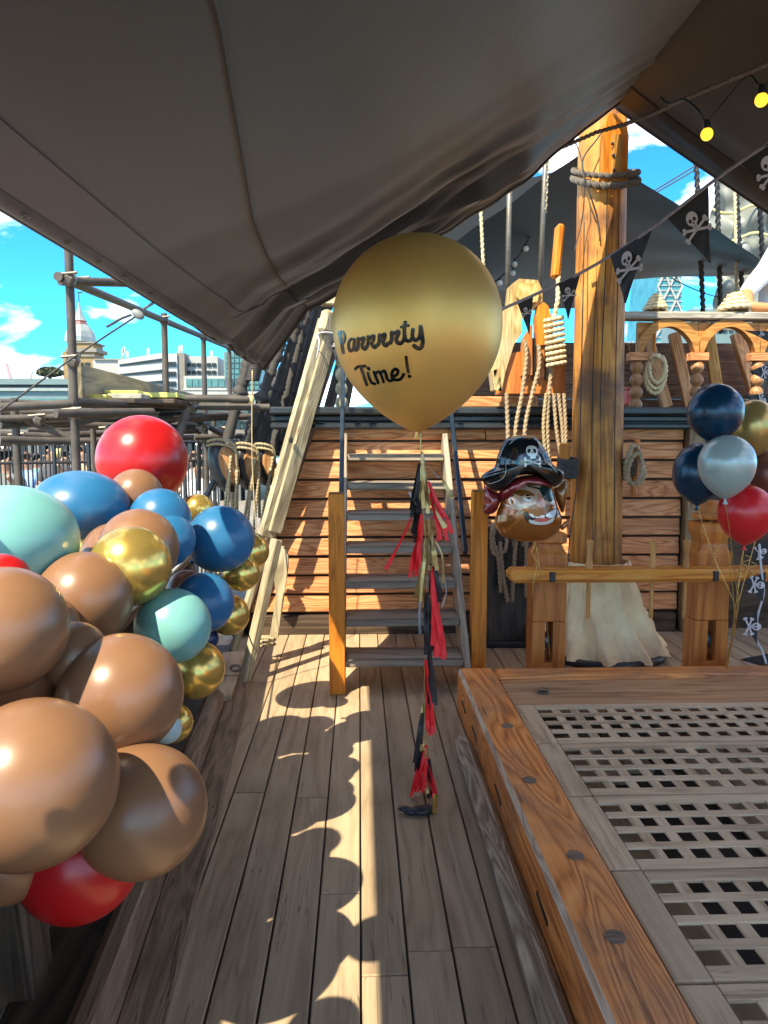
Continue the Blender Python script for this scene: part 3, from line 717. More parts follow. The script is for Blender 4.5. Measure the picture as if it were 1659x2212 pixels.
# ================================================================== knight: big carved block with sheaves, and its ropes
KY = 5.25
kn = thing('knight', P(1130, 850, KY), 'big weathered wooden knight head block with slots for ropes, left of the mast', 'knight')
def poly(pts, Y, th, nm, mat, par): return MB().prism([P(a, b, Y) for a, b in pts], (0, th, 0)).build(nm, mat, par)
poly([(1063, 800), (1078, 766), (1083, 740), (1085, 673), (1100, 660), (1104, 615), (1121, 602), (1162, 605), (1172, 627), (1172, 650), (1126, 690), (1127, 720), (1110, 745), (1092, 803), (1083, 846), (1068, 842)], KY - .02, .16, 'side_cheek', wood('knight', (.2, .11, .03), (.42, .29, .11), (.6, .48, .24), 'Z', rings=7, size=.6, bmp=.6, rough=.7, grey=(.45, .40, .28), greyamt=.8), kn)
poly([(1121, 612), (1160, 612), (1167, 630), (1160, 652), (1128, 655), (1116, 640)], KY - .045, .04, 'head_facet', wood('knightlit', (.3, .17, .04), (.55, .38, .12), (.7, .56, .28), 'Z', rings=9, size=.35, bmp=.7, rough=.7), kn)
poly([(1088, 765), (1222, 745), (1222, 850), (1080, 850)], KY + .015, .2, 'body', bittw(), kn)
poly([(1128, 735), (1150, 700), (1150, 810), (1126, 812)], KY - .03, .05, 'cheek', bittw(), kn)
for (a, b) in ((1160, 1176), (1188, 1200)):
    poly([(a, 730), (b, 726), (b, 815), (a, 818)], KY - .02, .05, 'cheek', bittw(), kn)
poly([(1157, 690), (1163, 660), (1174, 652), (1184, 660), (1196, 700), (1192, 745), (1160, 745)], KY - .04, .08, 'pin_head', oak(), kn)
for (a, b) in ((1150, 1160), (1177, 1187)):
    poly([(a, 730), (b, 730), (b, 820), (a, 820)], KY - .004, .01, 'slot', CAULK, kn)
poly([(1066, 800), (1080, 795), (1084, 845), (1072, 852)], KY - .02, .03, 'bracket', oak(), kn)
# ropes coming down from the knight
for i, pts in enumerate([[(1133, 735), (1137, 770), (1128, 850), (1112, 950), (1110, 1180)],
                         [(1163, 745), (1165, 790), (1150, 850), (1132, 950), (1130, 1180)],
                         [(1187, 745), (1191, 790), (1184, 870), (1183, 950), (1190, 1040)],
                         [(1094, 850), (1096, 900), (1097, 960), (1095, 1000)],
                         [(1180, 850), (1174, 920), (1180, 990), (1196, 1050)],
                         [(1196, 850), (1202, 930), (1212, 990), (1220, 1050)],
                         [(1206, 850), (1214, 920), (1218, 980), (1224, 1040)],
                         [(1218, 850), (1222, 930), (1222, 1000)]]):
    o = MB().rope(smoothpath([P(a, b, KY - .06 - .004 * i) for a, b in pts], 6), .0145 if i < 4 else .013).build('halyard', ROPE_GREY if i != 4 else ROPE_TAN, smooth=True)
    tag(o, ['grey halyard through the left slot of the knight', 'grey halyard through the middle slot of the knight', 'grey halyard through the right slot of the knight', 'short grey rope hanging below the left end of the knight', 'tan rope fanning down beside the mast, leftmost of the bunch', 'grey rope second in the bunch fanning down beside the mast', 'grey rope third in the bunch fanning down beside the mast', 'grey rope nearest the mast in the bunch beside it'][i], 'rope', 'ropes led down from the knight')
# coil of pale rope on the right end of the knight
mb = MB()
for t in range(9):
    z0 = 690 + t * 12
    mb.rope([P(1196 + 2 * t * .4, z0, KY - .1) + V((.062 * (cos(a)), .02 * sin(a), .012 * cos(a))) for a in [2 * pi * j / 12 for j in range(13)]], .014)
mb.rope([P(1196, 690, KY - .08), P(1205, 650, KY - .08), P(1207, 560, KY), P(1212, 505, KY)], .016)
tag(mb.build('rope_coil', ROPE_PALE, smooth=True), 'stacked coil of pale rope on the knight beside the mast', 'rope')
# dark slotted locker below the pirate balloon
lk = thing('pump_casing', P(1100, 1400, 5.15), 'dark slotted wooden casing behind the right newel post', 'casing')
a, b = P(1052, 1395, 5.2), P(1152, 1395, 5.2)
box('panel', wood('casing', (.03, .025, .02), (.075, .062, .05), (.12, .1, .085), 'Z', size=.5), lk, ((a.x + b.x) / 2, 5.27, .43), (b.x - a.x + .1, .1, .87), None, .006)
for i in range(5):
    q = P(1072 + 21 * i, 1240, 5.2); box('slot', CAULK, lk, (q.x, 5.217, .60), (.032, .012, .34), None, .002)
box('foot_rail', BLACKPAINT, lk, ((a.x + b.x) / 2, 5.16, .02), (b.x - a.x + .12, .06, .05), None, .012)
for i, pts in enumerate([[(1062, 1140), (1078, 1130), (1094, 1150), (1090, 1190), (1066, 1195), (1062, 1150), (1075, 1120)], [(1080, 1170), (1086, 1240), (1097, 1300)], [(1118, 1110), (1112, 1200), (1106, 1300)], [(1140, 1100), (1137, 1200), (1136, 1290)], [(1076, 1120), (1064, 1160), (1076, 1205), (1082, 1280)]]):
    o = MB().rope(smoothpath([P(x, y, 5.12) for x, y in pts], 6), .0145).build('rope_tail', ROPE_GREY, smooth=True)
    tag(o, ['loop of grey rope hitched below the pirate balloon', 'grey rope tail hanging from the hitched loop', 'grey rope tail hanging in the middle of the dark casing', 'grey rope tail hanging nearest the left bitt', 'grey rope end twisted over the hitched loop'][i], 'rope', 'rope tails on the dark casing')

# ================================================================== standing rigging
def wline(name, label, a, b, r, mat, cat='rope', group=None, twist=True):
    mb = MB()
    if twist: mb.tube(resample([a, b], r * 1.5), r, 9, True, None, 3, .22, r * 8)
    else: mb.tube([a, b], r, 8)
    return tag(mb.build(name, mat, smooth=True), label, cat, group)
for i, (p0, p1, r, m) in enumerate((((1047, 640), (1037, 420), .015, ROPE_PALE), ((1095, 680), (1101, 390), .022, GALV), ((1164, 660), (1180, 320), .022, GALV), ((1176, 460), (1184, 300), .02, ROPE_PALE))):
    wline('backstay', ['pale rope stay behind the right side of the gold balloon', 'smooth grey stay between the gold balloon and the knight', 'smooth grey stay rising behind the knight', 'pale twisted rope next to the lit side of the mast'][i], P(*p0, 6.0), P(*p1, 6.0) + (P(*p1, 6.0) - P(*p0, 6.0)) * .3, r, m, 'stay', None, m is ROPE_PALE)
rg = [((1521, 720), (1503, 330), .026), ((1558, 720), (1548, 375), .026), ((1606, 690), (1590, 400), .026), ((1650, 620), (1640, 420), .026)]
for i, (p0, p1, r) in enumerate(rg):
    a, b = P(*p0, 8.0), P(*p1, 7.6); wline('shroud', ['dark twisted shroud nearest the mast on the right', 'second dark twisted shroud from the mast on the right', 'third dark twisted shroud from the mast on the right', 'dark twisted shroud at the right edge of the picture'][i], a, b + (b - a) * .35, r, TARRED, 'shroud', 'right shrouds')
a, b = P(1592, 660, 7.0), P(1587, 395, 7.0); wline('runner', 'pale twisted rope running down to the coil on the rail', a, b + (b - a) * .3, .016, ROPE_PALE)
lash('wire', 'upper black wire crossing the sky right of the mast', [P(1400, 420, 12), P(1540, 335, 12)], .012, TARRED)
lash('wire', 'lower black wire crossing the sky right of the mast', [P(1402, 425, 12), P(1540, 345, 12)], .012, TARRED)
lash('wire', 'thin black wire sagging above the quarterdeck rail', sagline(P(1450, 600, 9), P(1600, 650, 9), .05), .006, TARRED)
# ridge rope across to the right
o = MB().rope([P(1215, 318, 4.4), P(1290, 285, 4.3), P(1345, 270, 4.2), P(1420, 242, 4.0), P(1480, 213, 3.9), P(1560, 180, 3.75), P(1660, 138, 3.6), P(1760, 98, 3.45)], .011).build('guy_rope', plain('rope_mauve', (.20, .165, .15), .85, 0, .3, 60, .4), smooth=True); tag(o, 'brown rope stretched from the mast top to the upper right corner', 'rope')

# shrouds on the left, served and tarred
TOP = V((1.5, 5.4, 8.5))
def served(name, label, a, b, r, parent_label=None):
    a, b = V(a), V(b); n = int((b - a).length / .014); rr = random.Random(int(a.x * 1e4))
    rings_ = sorted(rr.uniform(0, 1) for _ in range(16))
    def rad(t):
        q = r * (1 + .03 * sin(t * n * 2.1) + .05 * sin(t * 37))
        for g in rings_:
            if abs(t - g) < .008: q *= 1.3
            elif 0 < t - g < .03: q *= 1.12
        return q
    return tag(MB().tube([a.lerp(b, i / n) for i in range(n + 1)], rad, 12).build(name, TARRED_BUMP, smooth=True), label, 'shroud', 'left shrouds')
TARRED_BUMP, ntb, bb = newmat('served_rope'); 
vb = coords(ntb, (1, 1, 1)); wv = node(ntb, 'TexWave', Scale=38.0, Distortion=1.2); wv.bands_direction = 'Z'; ntb.links.new(vb, wv.inputs['Vector'])
ntb.links.new(ramp(ntb, [(.2, (.022, .020, .018)), (.8, (.085, .077, .068))], wv.outputs['Fac']), bb.inputs['Base Color']); bb.inputs['Roughness'].default_value = .6
bump(ntb, bb, math_(ntb, 'ADD', wv.outputs['Fac'], noise(ntb, vb, 120, 3)), .6, .006)
SH = [((478, 1000), (560, 690), 5.9, .042, 'leftmost black served shroud standing above the first deadeye'), ((538, 985), (580, 810), 6.05, .035, 'black served shroud above the second deadeye'), ((566, 980), (636, 725), 6.2, .035, 'black served shroud above the third deadeye'),
      ((585, 985), (660, 690), 6.35, .035, 'black served shroud next to the pale leaning timber'), ((612, 985), (690, 670), 6.5, .034, 'rearmost black served shroud against the pale leaning timber'), ((560, 900), (700, 600), 6.7, .03, 'thin far black shroud crossing behind the others'), ((518, 990), (604, 755), 6.0, .034, 'black served shroud between the first and second deadeyes'), ((600, 985), (678, 690), 6.45, .036, 'black served shroud second from the pale leaning timber'), ((552, 985), (616, 785), 6.15, .036, 'black served shroud between the second and third deadeyes'), ((630, 940), (704, 680), 6.6, .032, 'black served shroud touching the top of the pale leaning timber')]
for i, (p0, p1, y, r, lab) in enumerate(SH):
    a, b = P(*p0, y), P(*p1, y + .05); served('shroud', lab, a, a + (b - a) * (1.6 if i else 1.0), r)
mbx = MB()
q0, q1 = P(500, 1045, 4.95), P(532, 835, 4.95)
# wrapping bulges
for i, (p, y) in enumerate((((487, 968), 5.88), ((545, 800), 5.92), ((533, 975), 6.03))):
    mb = MB(); c = P(*p, y)
    for t in range(12): mb.tube([c + V((.052 * cos(a) + t * .003, .052 * sin(a), (t - 6) * .0125)) for a in [2 * pi * j / 16 for j in range(17)]], .0065, 5, False)
    tag(mb.build('seizing', [plain('seizing_grey', (.22, .22, .215), .7), TARRED, TARRED][i], smooth=True), ['pale wire seizing wound round the leftmost shroud', 'black rope seizing high on the leftmost shroud under the canopy corner', 'black seizing low on the second shroud'][i], 'seizing')
# deadeyes with lanyards
for i, (c, rot, y, sc) in enumerate((((484, 1008), -.28, 5.72, 1.2), ((534, 1010), -.2, 5.88, 1.1), ((572, 1005), -.16, 6.05, 1.0))):
    c = P(*c, y); de = thing('deadeye', c - V((0, 0, .17)), ['nearest deadeye, a brown wooden disc in a black strop, with rope lanyards', 'middle deadeye, brown wooden disc in a black strop', 'farthest deadeye, half hidden behind the pale leaning timber'][i], 'deadeye', 'deadeyes of the left shrouds')
    R = Matrix.Rotation(rot, 3, 'Y') @ Matrix.Rotation(.55, 3, 'Z')
    RS = R @ Matrix.Diagonal((.092 * sc, 1, .17 * sc))
    prof = [(.001, -.06), (.8, -.06), (1.0, -.03), (1.0, .03), (.85, .06), (.001, .06)]
    mb = MB(); n = 28; vs = [c + R @ V((r * .092 * sc * cos(a), yy, r * .17 * sc * sin(a))) for (r, yy) in prof for a in [2 * pi * j / n for j in range(n)]]
    fs = [(k * n + j, k * n + (j + 1) % n, (k + 1) * n + (j + 1) % n, (k + 1) * n + j) for k in range(len(prof) - 1) for j in range(n)]
    mb.add(vs, fs).build('strop', BLACKPAINT, de, angle=50)
    prof = [(.001, -.085), (.9, -.08), (1.0, -.062), (1.0, .0)]
    vs = [c + R @ V((.018 + r * .062 * sc * cos(a), yy, -.005 + r * .125 * sc * sin(a))) for (r, yy) in prof for a in [2 * pi * j / n for j in range(n)]]
    fs = [(k * n + j, k * n + (j + 1) % n, (k + 1) * n + (j + 1) % n, (k + 1) * n + j) for k in range(len(prof) - 1) for j in range(n)]
    dsc = MB().add(vs, fs).build('disc', wood('deadeye', (.2, .08, .03), (.38, .18, .07), (.48, .27, .12), 'Z', size=.25, rings=4), de, angle=50)
    for h, (dx, dz) in enumerate(((.022, .045), (-.012, -.04), (.035, -.05))):
        q = c + R @ V((dx * sc + .012, -.083, dz * sc)); MB().ball(q, .011 * sc, 10, 6).build('hole', CAULK, dsc)
        e = P(484 + 38 * i - 12 + 16 * h, 1240, y - .06)
        MB().rope(smoothpath([q + V((0, .01, 0)), q + V((.004, -.02, -.03)), q.lerp(e, .4) + V((.0, -.02, 0)), e], 6), .0115).build('lanyard', ROPE_TAN, de, smooth=True)
    for k in range(2):
        MB().rope(smoothpath([c + V((-.1 * sc, -.02, .16 * sc - .03 * k)), c + V((-.02, -.09, .175 * sc - .035 * k)), c + V((.075 * sc, -.06, .135 * sc - .03 * k)), c + V((.085 * sc, -.03, .0)), c + V((.09, -.0, -.4))], 6), .0115).build('lashing', ROPE_TAN, de, smooth=True)
lash('cord', 'thin pale cord hanging straight down in front of the deadeyes', [P(545, 800, 4.7), P(545, 1000, 4.68), P(556, 1175, 4.66)], .004, ROPE_TAN)
# channel irons and leaning spar below deadeyes
lash('chain_stay', 'black slanting iron bar left of the first deadeye', [P(425, 1110, 5.7), P(452, 1060, 5.7), P(480, 1000, 5.75)], .022, BLACKPAINT, 'bar', 2)

# pale leaning timber and stanchions at the stair head
lt = thing('leaning_timber', P(600, 1170, 4.85), 'long pale weathered double timber leaning up to the canopy beside the shrouds', 'timber')
beam('plank', palew('Y'), lt, P(572, 1160, 5.28), P(703, 692, 5.46), .056, .10, .006, .25)
beam('plank', palew('Y'), lt, P(592, 1150, 5.29), P(722, 690, 5.47), .05, .10, .006, .25)
MB().box(P(563, 1188, 5.27), (.08, .1, .06), Euler((0, radians(16), 0)), .004).build('band', greyw('X'), lt)
beam('plank', palew('Y'), lt, P(552, 1232, 5.25), P(566, 1184, 5.27), .07, .09, .006, .25)
beam('cap', palew('Y'), lt, P(700, 720, 5.37), P(712, 672, 5.39), .085, .1, .02, .25)
MB().ball(P(628, 950, 5.28), .016, 10, 6, (1, .6, 1.6)).build('bolt', BLACKPAINT, lt)
lash('cord', 'thin dark cord crossed round the top of the leaning timber', [P(682, 752, 5.02), P(700, 770, 5.0), P(712, 800, 5.02), P(698, 770, 5.0), P(715, 745, 5.05)], .003, TARRED)
sn = thing('stanchion', G(528, 1478), 'pale weathered stanchion with a ring bolt, standing on the deck left of the stairs', 'stanchion')
g0 = G(528, 1476)
beam('post', palew('Y'), sn, g0 + V((0, 0, .0)), P(598, 1165, 4.62), .062, .06, .008)
beam('side_strip', palew('Y'), sn, P(505, 1405, 4.6), P(565, 1200, 4.7), .045, .04, .006)
q = P(518, 1440, g0.y - .04); MB().tube([q + V((.03 * cos(a) - .02, -.03, .03 * sin(a) * .6)) for a in [2 * pi * i / 16 for i in range(17)]], .008, 8, False).build('ring', GALV, sn, smooth=True)
lv = thing('side_lever', P(590, 1300, 4.9), 'flat grey timber knee behind the pale stanchion', 'knee')
MB().prism([P(a, b, 4.9) for a, b in ((600, 1180), (612, 1183), (622, 1200), (622, 1225), (600, 1380), (578, 1400), (596, 1290), (592, 1250))], (0, .06, 0)).build('knee', palew(), lv)
mb = MB()
for dz in (0, .03): mb.rope([P(575, 1392, 4.85) + V((.06 * cos(a), .05 * sin(a), dz)) for a in [2 * pi * i / 12 for i in range(13)]], .008)
mb.build('lashing', ROPE_TAN, lv, smooth=True)
# dark inner planking of the quarterdeck side, left
qs = thing('hance_side', P(690, 900, 5.9), 'dark brown side planking rising behind the pale leaning timber', 'planking')
for i, (a, b) in enumerate((((640, 905), (716, 700)), ((672, 905), (732, 720)), ((704, 905), (748, 740)), ((736, 905), (764, 760)))):
    beam('plank', darkw(), qs, P(*a, 6.2 + .1 * i), P(*b, 6.3 + .1 * i), .13, .04, .004)

# ================================================================== BALLOONS
def bcoords(c, r, tear, tilt=V((0, 0, 1)), sx=1.0, n=48, k=32):
    """a balloon: round top, drawn out towards the neck; tilt points away from the neck"""
    R = tilt.normalized().to_track_quat('Z', 'X').to_matrix(); prof = []
    for i in range(k + 1):
        a = pi * i / k; z = -cos(a); rr = sin(a)
        if z < 0: t = -z; rr *= (1 - tear * .55 * t ** 1.5); z = z * (1 + tear * .42)
        prof.append((max(1e-6, rr * r * sx), z * r))
    return prof, R
COL = {
 'red': latex('latex_red', (.44, .010, .012), .29), 'tan': latex('latex_tan', (.225, .113, .057), .31), 'blue': latex('latex_blue', (.022, .135, .29), .31),
 'aqua': latex('latex_aqua', (.165, .40, .38), .3), 'gold': latex('latex_gold', (.72, .50, .13), .24, .75), 'grey': latex('latex_greyaqua', (.40, .55, .56), .3), 'navy': latex('latex_navy', (.012, .03, .10), .25)}
G_ = [ # px, py, radius px, real radius, colour, label, squash
 (308, 994, 98, .20, 'red', 'big red balloon standing highest in the garland in front of the scaffold'),
 (294, 1070, 58, .105, 'tan', 'tan balloon overlapping the lower half of the highest red balloon'),
 (173, 1098, 106, .18, 'blue', 'big blue balloon between the aqua one and the highest red one'),
 (20, 1166, 146, .2, 'aqua', 'big pale aqua balloon cut by the left edge of the picture'),
 (346, 1120, 66, .112, 'blue', 'blue balloon below the highest red balloon, left of the small yellow gold one'),
 (427, 1100, 34, .07, 'gold', 'small yellow gold balloon behind the blue ones, nearest the deadeyes'),
 (362, 1166, 60, .1, 'blue', 'shaded blue balloon squeezed between two tan and blue ones'),
 (477, 1164, 73, .135, 'blue', 'round blue balloon with a sharp shadow, nearest the leaning timber'),
 (300, 1184, 86, .13, 'tan', 'tan balloon directly behind the bright shining gold balloon'),
 (283, 1222, 88, .125, 'gold', 'bright gold balloon with a dazzling highlight in the middle of the garland'),
 (195, 1178, 36, .06, 'gold', 'small gold balloon peeping out left of the bright gold one'),
 (182, 1294, 104, .14, 'tan', 'large tan balloon left of and below the bright gold balloon'),
 (4, 1256, 62, .066, 'red', 'sliver of a red balloon at the left edge below the aqua one'),
 (8, 1358, 136, .14, 'tan', 'large tan balloon cut by the left edge below the red sliver'),
 (160, 1416, 74, .084, 'tan', 'shaded tan balloon in the gap between three larger tan ones'),
 (262, 1500, 133, .15, 'tan', 'large front tan balloon half shaded on its right, above the dark brown one'),
 (374, 1352, 82, .12, 'aqua', 'aqua balloon half in shadow, right of the tan ones'),
 (403, 1274, 44, .083, 'tan', 'small brown balloon peeping out above the half shaded aqua one'),
 (440, 1302, 66, .11, 'blue', 'dark blue balloon with a lit patch, right of the aqua one'),
 (540, 1190, 42, .084, 'gold', 'gold balloon farthest right, touching the pale stanchion'),
 (522, 1238, 40, .077, 'gold', 'small gold balloon just under the round blue one'),
 (494, 1328, 45, .087, 'gold', 'gold balloon hanging behind the dark blue one'),
 (422, 1446, 64, .104, 'gold', 'large deep gold balloon hanging below the half shaded aqua one'),
 (447, 1380, 26, .05, 'navy', 'tiny navy balloon peeping between aqua and gold'),
 (374, 1562, 43, .066, 'gold', 'small gold balloon hanging low beside the edge timber'),
 (360, 1574, 33, .047, 'grey', 'small grey balloon squeezed against the low gold one'),
 (70, 1690, 182, .165, 'tan', 'largest tan balloon at the lower left with a soft shadow across it'),
 (305, 1750, 142, .15, 'tan', 'dark brown shaded balloon with one lit triangle, lowest on the right'),
 (172, 1852, 134, .15, 'red', 'red balloon hanging lowest under the garland'),
 (40, 1470, 82, .092, 'tan', 'shaded tan balloon in the gap above the largest tan one'),
 (15, 1856, 94, .1, 'tan', 'tan balloon at the left edge under the largest tan one')]
HID = [(-1.0, 2.96, 1.18, .13, 'tan'), (-1.25, 1.42, 1.6, .13, 'tan'), (-.98, 2.42, 1.0, .12, 'tan'), (-.95, 2.82, 1.0, .13, 'tan'), (-1.25, .72, 1.54, .13, 'aqua'), (-.7, .93, 1.24, .09, 'tan'), (-.65, 1.98, .82, .13, 'gold'), (-.9, 1.56, 1.0, .13, 'red'), (-1.25, 1.7, 1.54, .13, 'tan'), (-1.25, 2.26, 1.42, .09, 'gold'), (-.7, 1.07, 1.54, .09, 'tan'), (-.9, 1.63, 1.5, .09, 'tan'), (-.8, 2.82, 1.1, .12, 'tan'), (-.84, 2.54, 1.1, .11, 'tan'), (-.83, 1.96, 1.0, .08, 'tan'), (-.97, 2.62, 1.0, .1, 'tan'), (-.9, 2.25, 1.0, .1, 'red')]
gcore = [P(150, 1560, 1.75), P(480, 1210, 3.3)]
SQ = {2: .78, 3: .82}
for i, (px, py, rp, rr, colr, lab) in enumerate(G_):
    d = ray(px, py); c = EYE + d * (rr * FPX / rp * 1.0 / 1.0)
    core = V((ls(c.y, .22), c.y + .1, .82))
    out = (c - core); out.normalize()
    prof, R = bcoords(c, rr * .985, .18, out, 1.0)
    b = thing('balloon', c, lab, 'balloon', 'balloon garland on the left bulwark')
    MB().lathe(prof, 56, c, Matrix.Diagonal((1, 1, SQ.get(i, 1))) @ R).build('skin', COL[colr], b, smooth=True)
    e = c - out * rr * 1.09
    MB().tube([e + out * .01, e - out * .012, e - out * .02], lambda t: .006 + .006 * t, 8).build('neck', COL[colr], b, smooth=True)
for i, (x, y, z, rr, colr) in enumerate(HID):      # unseen outboard balloons, added and placed so their shadows fall on the deck
    c = V((x, y, z)); out = (c - V((ls(y, .25), y, .9))).normalized()
    prof, R = bcoords(c, rr, .18, out); b = thing('balloon', c, 'unseen balloon added on the outboard side of the garland to shade the deck', 'balloon', 'unseen outboard balloons added to shade the deck')
    MB().lathe(prof, 40, c, R).build('skin', COL[colr], b, smooth=True)
# line the garland is tied to
gl = tag(MB().tube(smoothpath([V((ls(y, .2), y, .84)) for y in (.4, 1.2, 2, 2.8, 3.6, 4.4)], 4), .006, 6).build('garland_line', plain('fishing_line', (.6, .6, .58), .3), smooth=True), 'thin line carrying the balloon garland along the bulwark', 'line')

SKINS = {}
def party_balloon(name, px, py, rx, top, bot, Y, mat, label, group=None, cat='balloon', lean=0, n=72):
    """freely floating drop-shaped balloon: px,py give the widest point, top and bot its ends in the photograph"""
    c = P(px, py, Y); sc = (P(px + 100, py, Y) - c).length / 100; r = rx * sc; zt = (py - top) * sc; zb = (bot - py) * sc
    b = thing(name, c, label, cat, group); prof = []
    K = 40
    for i in range(K + 1):
        a = pi * i / K; z = -cos(a)
        if z >= 0: prof.append((max(1e-6, r * sin(a)), z * zt))
        else:
            t = -z; rr = r * sqrt(max(0, 1 - t * t)) * (1 - .10 * t) if t < .75 else 0
            t2 = t
            rr = r * (1 - t2 ** 2.25) ** .82
            prof.append((max(.006 if t > .98 else 1e-6, rr), -t2 * zb))
    R = Matrix.Rotation(lean, 3, 'Y')
    skn = MB().lathe(prof, n, c, R).build('skin', mat, b, smooth=True); SKINS[name] = skn
    e = c + R @ V((0, 0, -zb))
    MB().lathe([(.006, .006), (.007, 0), (.005, -.006), (.012, -.02), (.013, -.022)], 12, e, R).build('knot', mat, b, smooth=True)
    return b, c, r, zt, zb, e
BIGGOLD = latex('latex_chrome_gold', (.80, .46, .125), .47, .6, coat=.0)
GB = party_balloon('giant_balloon', 901, 697, 182, 515, 932, 2.98, BIGGOLD, 'giant gold balloon with black script lettering floating in front of the stairs', n=96)
_, gc, gr, gzt, gzb, gknot = GB
def on_gold(px, py, lift=.0015):
    """drop a point of the lettering onto the balloon's skin"""
    d = ray(px, py).normalized(); t = (gc.y - gr * 1.2) / d.y
    for _ in range(400):
        p = EYE + d * t; q = p - gc; h = q.z
        if h >= 0: rr = gr * sqrt(max(0, 1 - (h / gzt) ** 2))
        else: rr = gr * max(0, 1 - min(1, -h / gzb) ** 2.25) ** .82
        rad = sqrt(q.x ** 2 + q.y ** 2)
        if rad <= rr + lift: break
        t += max(.0004, (rad - rr - lift) * .5)
    return p
def rr_(x, y): return [(x - 22, y + 165), (x + 2, y + 110), (x + 8, y + 8), (x + 28, y + 32), (x + 82, y - 2), (x + 84, y + 48), (x + 62, y + 105), (x + 72, y + 150), (x + 108, y + 172), (x + 140, y + 130)]
STK = [([(198, 378), (222, 480), (240, 560), (262, 690)], 52), ([(200, 375), (250, 372), (278, 420), (282, 480), (262, 540), (232, 560)], 42),
       ([(430, 485), (375, 480), (342, 545), (346, 625), (380, 660), (418, 600), (430, 490)], 50), ([(430, 480), (420, 590), (436, 645), (470, 640), (488, 600)], 50),
       (rr_(482, 458), 58), (rr_(632, 432), 62), (rr_(800, 406), 66), ([(968, 540), (990, 480), (992, 375), (1016, 398), (1085, 362), (1092, 400), (1060, 470), (1070, 520), (1120, 545), (1165, 500), (1190, 430)], 70),
       ([(1195, 225), (1182, 330), (1185, 440), (1215, 500), (1270, 500), (1300, 450)], 68), ([(1130, 300), (1180, 282), (1245, 275)], 52),
       ([(1310, 330), (1302, 430), (1335, 495), (1385, 480), (1415, 420), (1425, 300)], 70), ([(1425, 285), (1448, 430), (1455, 545), (1425, 612), (1370, 612), (1325, 575)], 74),
       ([(440, 935), (490, 893), (595, 885)], 50), ([(528, 895), (560, 1010), (615, 1165)], 54), ([(632, 912), (650, 930)], 56), ([(630, 985), (655, 1070), (690, 1135), (745, 1150)], 46),
       ([(722, 968), (752, 1050), (790, 1140)], 50), ([(740, 1010), (790, 965), (830, 1010), (870, 1125)], 46), ([(815, 1000), (875, 955), (905, 1010), (925, 1075), (970, 1105), (1015, 1080)], 54),
       ([(1000, 1040), (1065, 1015), (1085, 955), (1035, 930), (995, 985), (1000, 1060), (1055, 1092), (1125, 1075), (1175, 1005)], 56), ([(1208, 745), (1222, 860), (1242, 975)], 54), ([(1250, 1030), (1266, 1042)], 58)]
lt_ = MB()
for pts, wd in STK:
    pp = [V((x / 6.944 + 703.4, y / 6.944 + 663.6, 0)) for x, y in pts]
    pp = smoothpath(pp, 8) if len(pp) > 2 else [pp[0].lerp(pp[1], i / 4) for i in range(5)]
    hw = wd / 6.944 / 2 * .86; k = len(pp); L0 = []; 
    # rounded brush: left / right offsets plus end caps
    lft, rgt = [], []
    for i, p in enumerate(pp):
        t = (pp[min(i + 1, k - 1)] - pp[max(i - 1, 0)]).normalized(); nn = V((-t.y, t.x, 0)); lft.append(p + nn * hw); rgt.append(p - nn * hw)
    def cap(p, t): nn = V((-t.y, t.x, 0)); return [p + nn * hw * cos(a) + t * hw * .8 * sin(a) for a in [pi * j / 6 for j in range(1, 6)]]
    vs = []; fs = []
    for a, m_, b in zip(lft, pp, rgt): vs += [on_gold(a.x, a.y), on_gold(m_.x, m_.y, .0022), on_gold(b.x, b.y)]
    for i in range(k - 1):
        o = i * 3; fs += [(o, o + 3, o + 4, o + 1), (o + 1, o + 4, o + 5, o + 2)]
    lt_.add(vs, fs)
    for p, t, ll, rr2 in ((pp[-1], (pp[-1] - pp[-2]).normalized(), lft[-1], rgt[-1]), (pp[0], (pp[0] - pp[1]).normalized(), rgt[0], lft[0])):
        ring_ = [ll] + cap(p, t) + [rr2]; vs = [on_gold(p.x, p.y, .0022)] + [on_gold(q.x, q.y) for q in ring_]
        lt_.add(vs, [(0, i, i + 1) for i in range(1, len(ring_))])
lt_.build('lettering', plain('vinyl_black', (.006, .006, .007), .12), SKINS['giant_balloon'], smooth=True, fix=False)

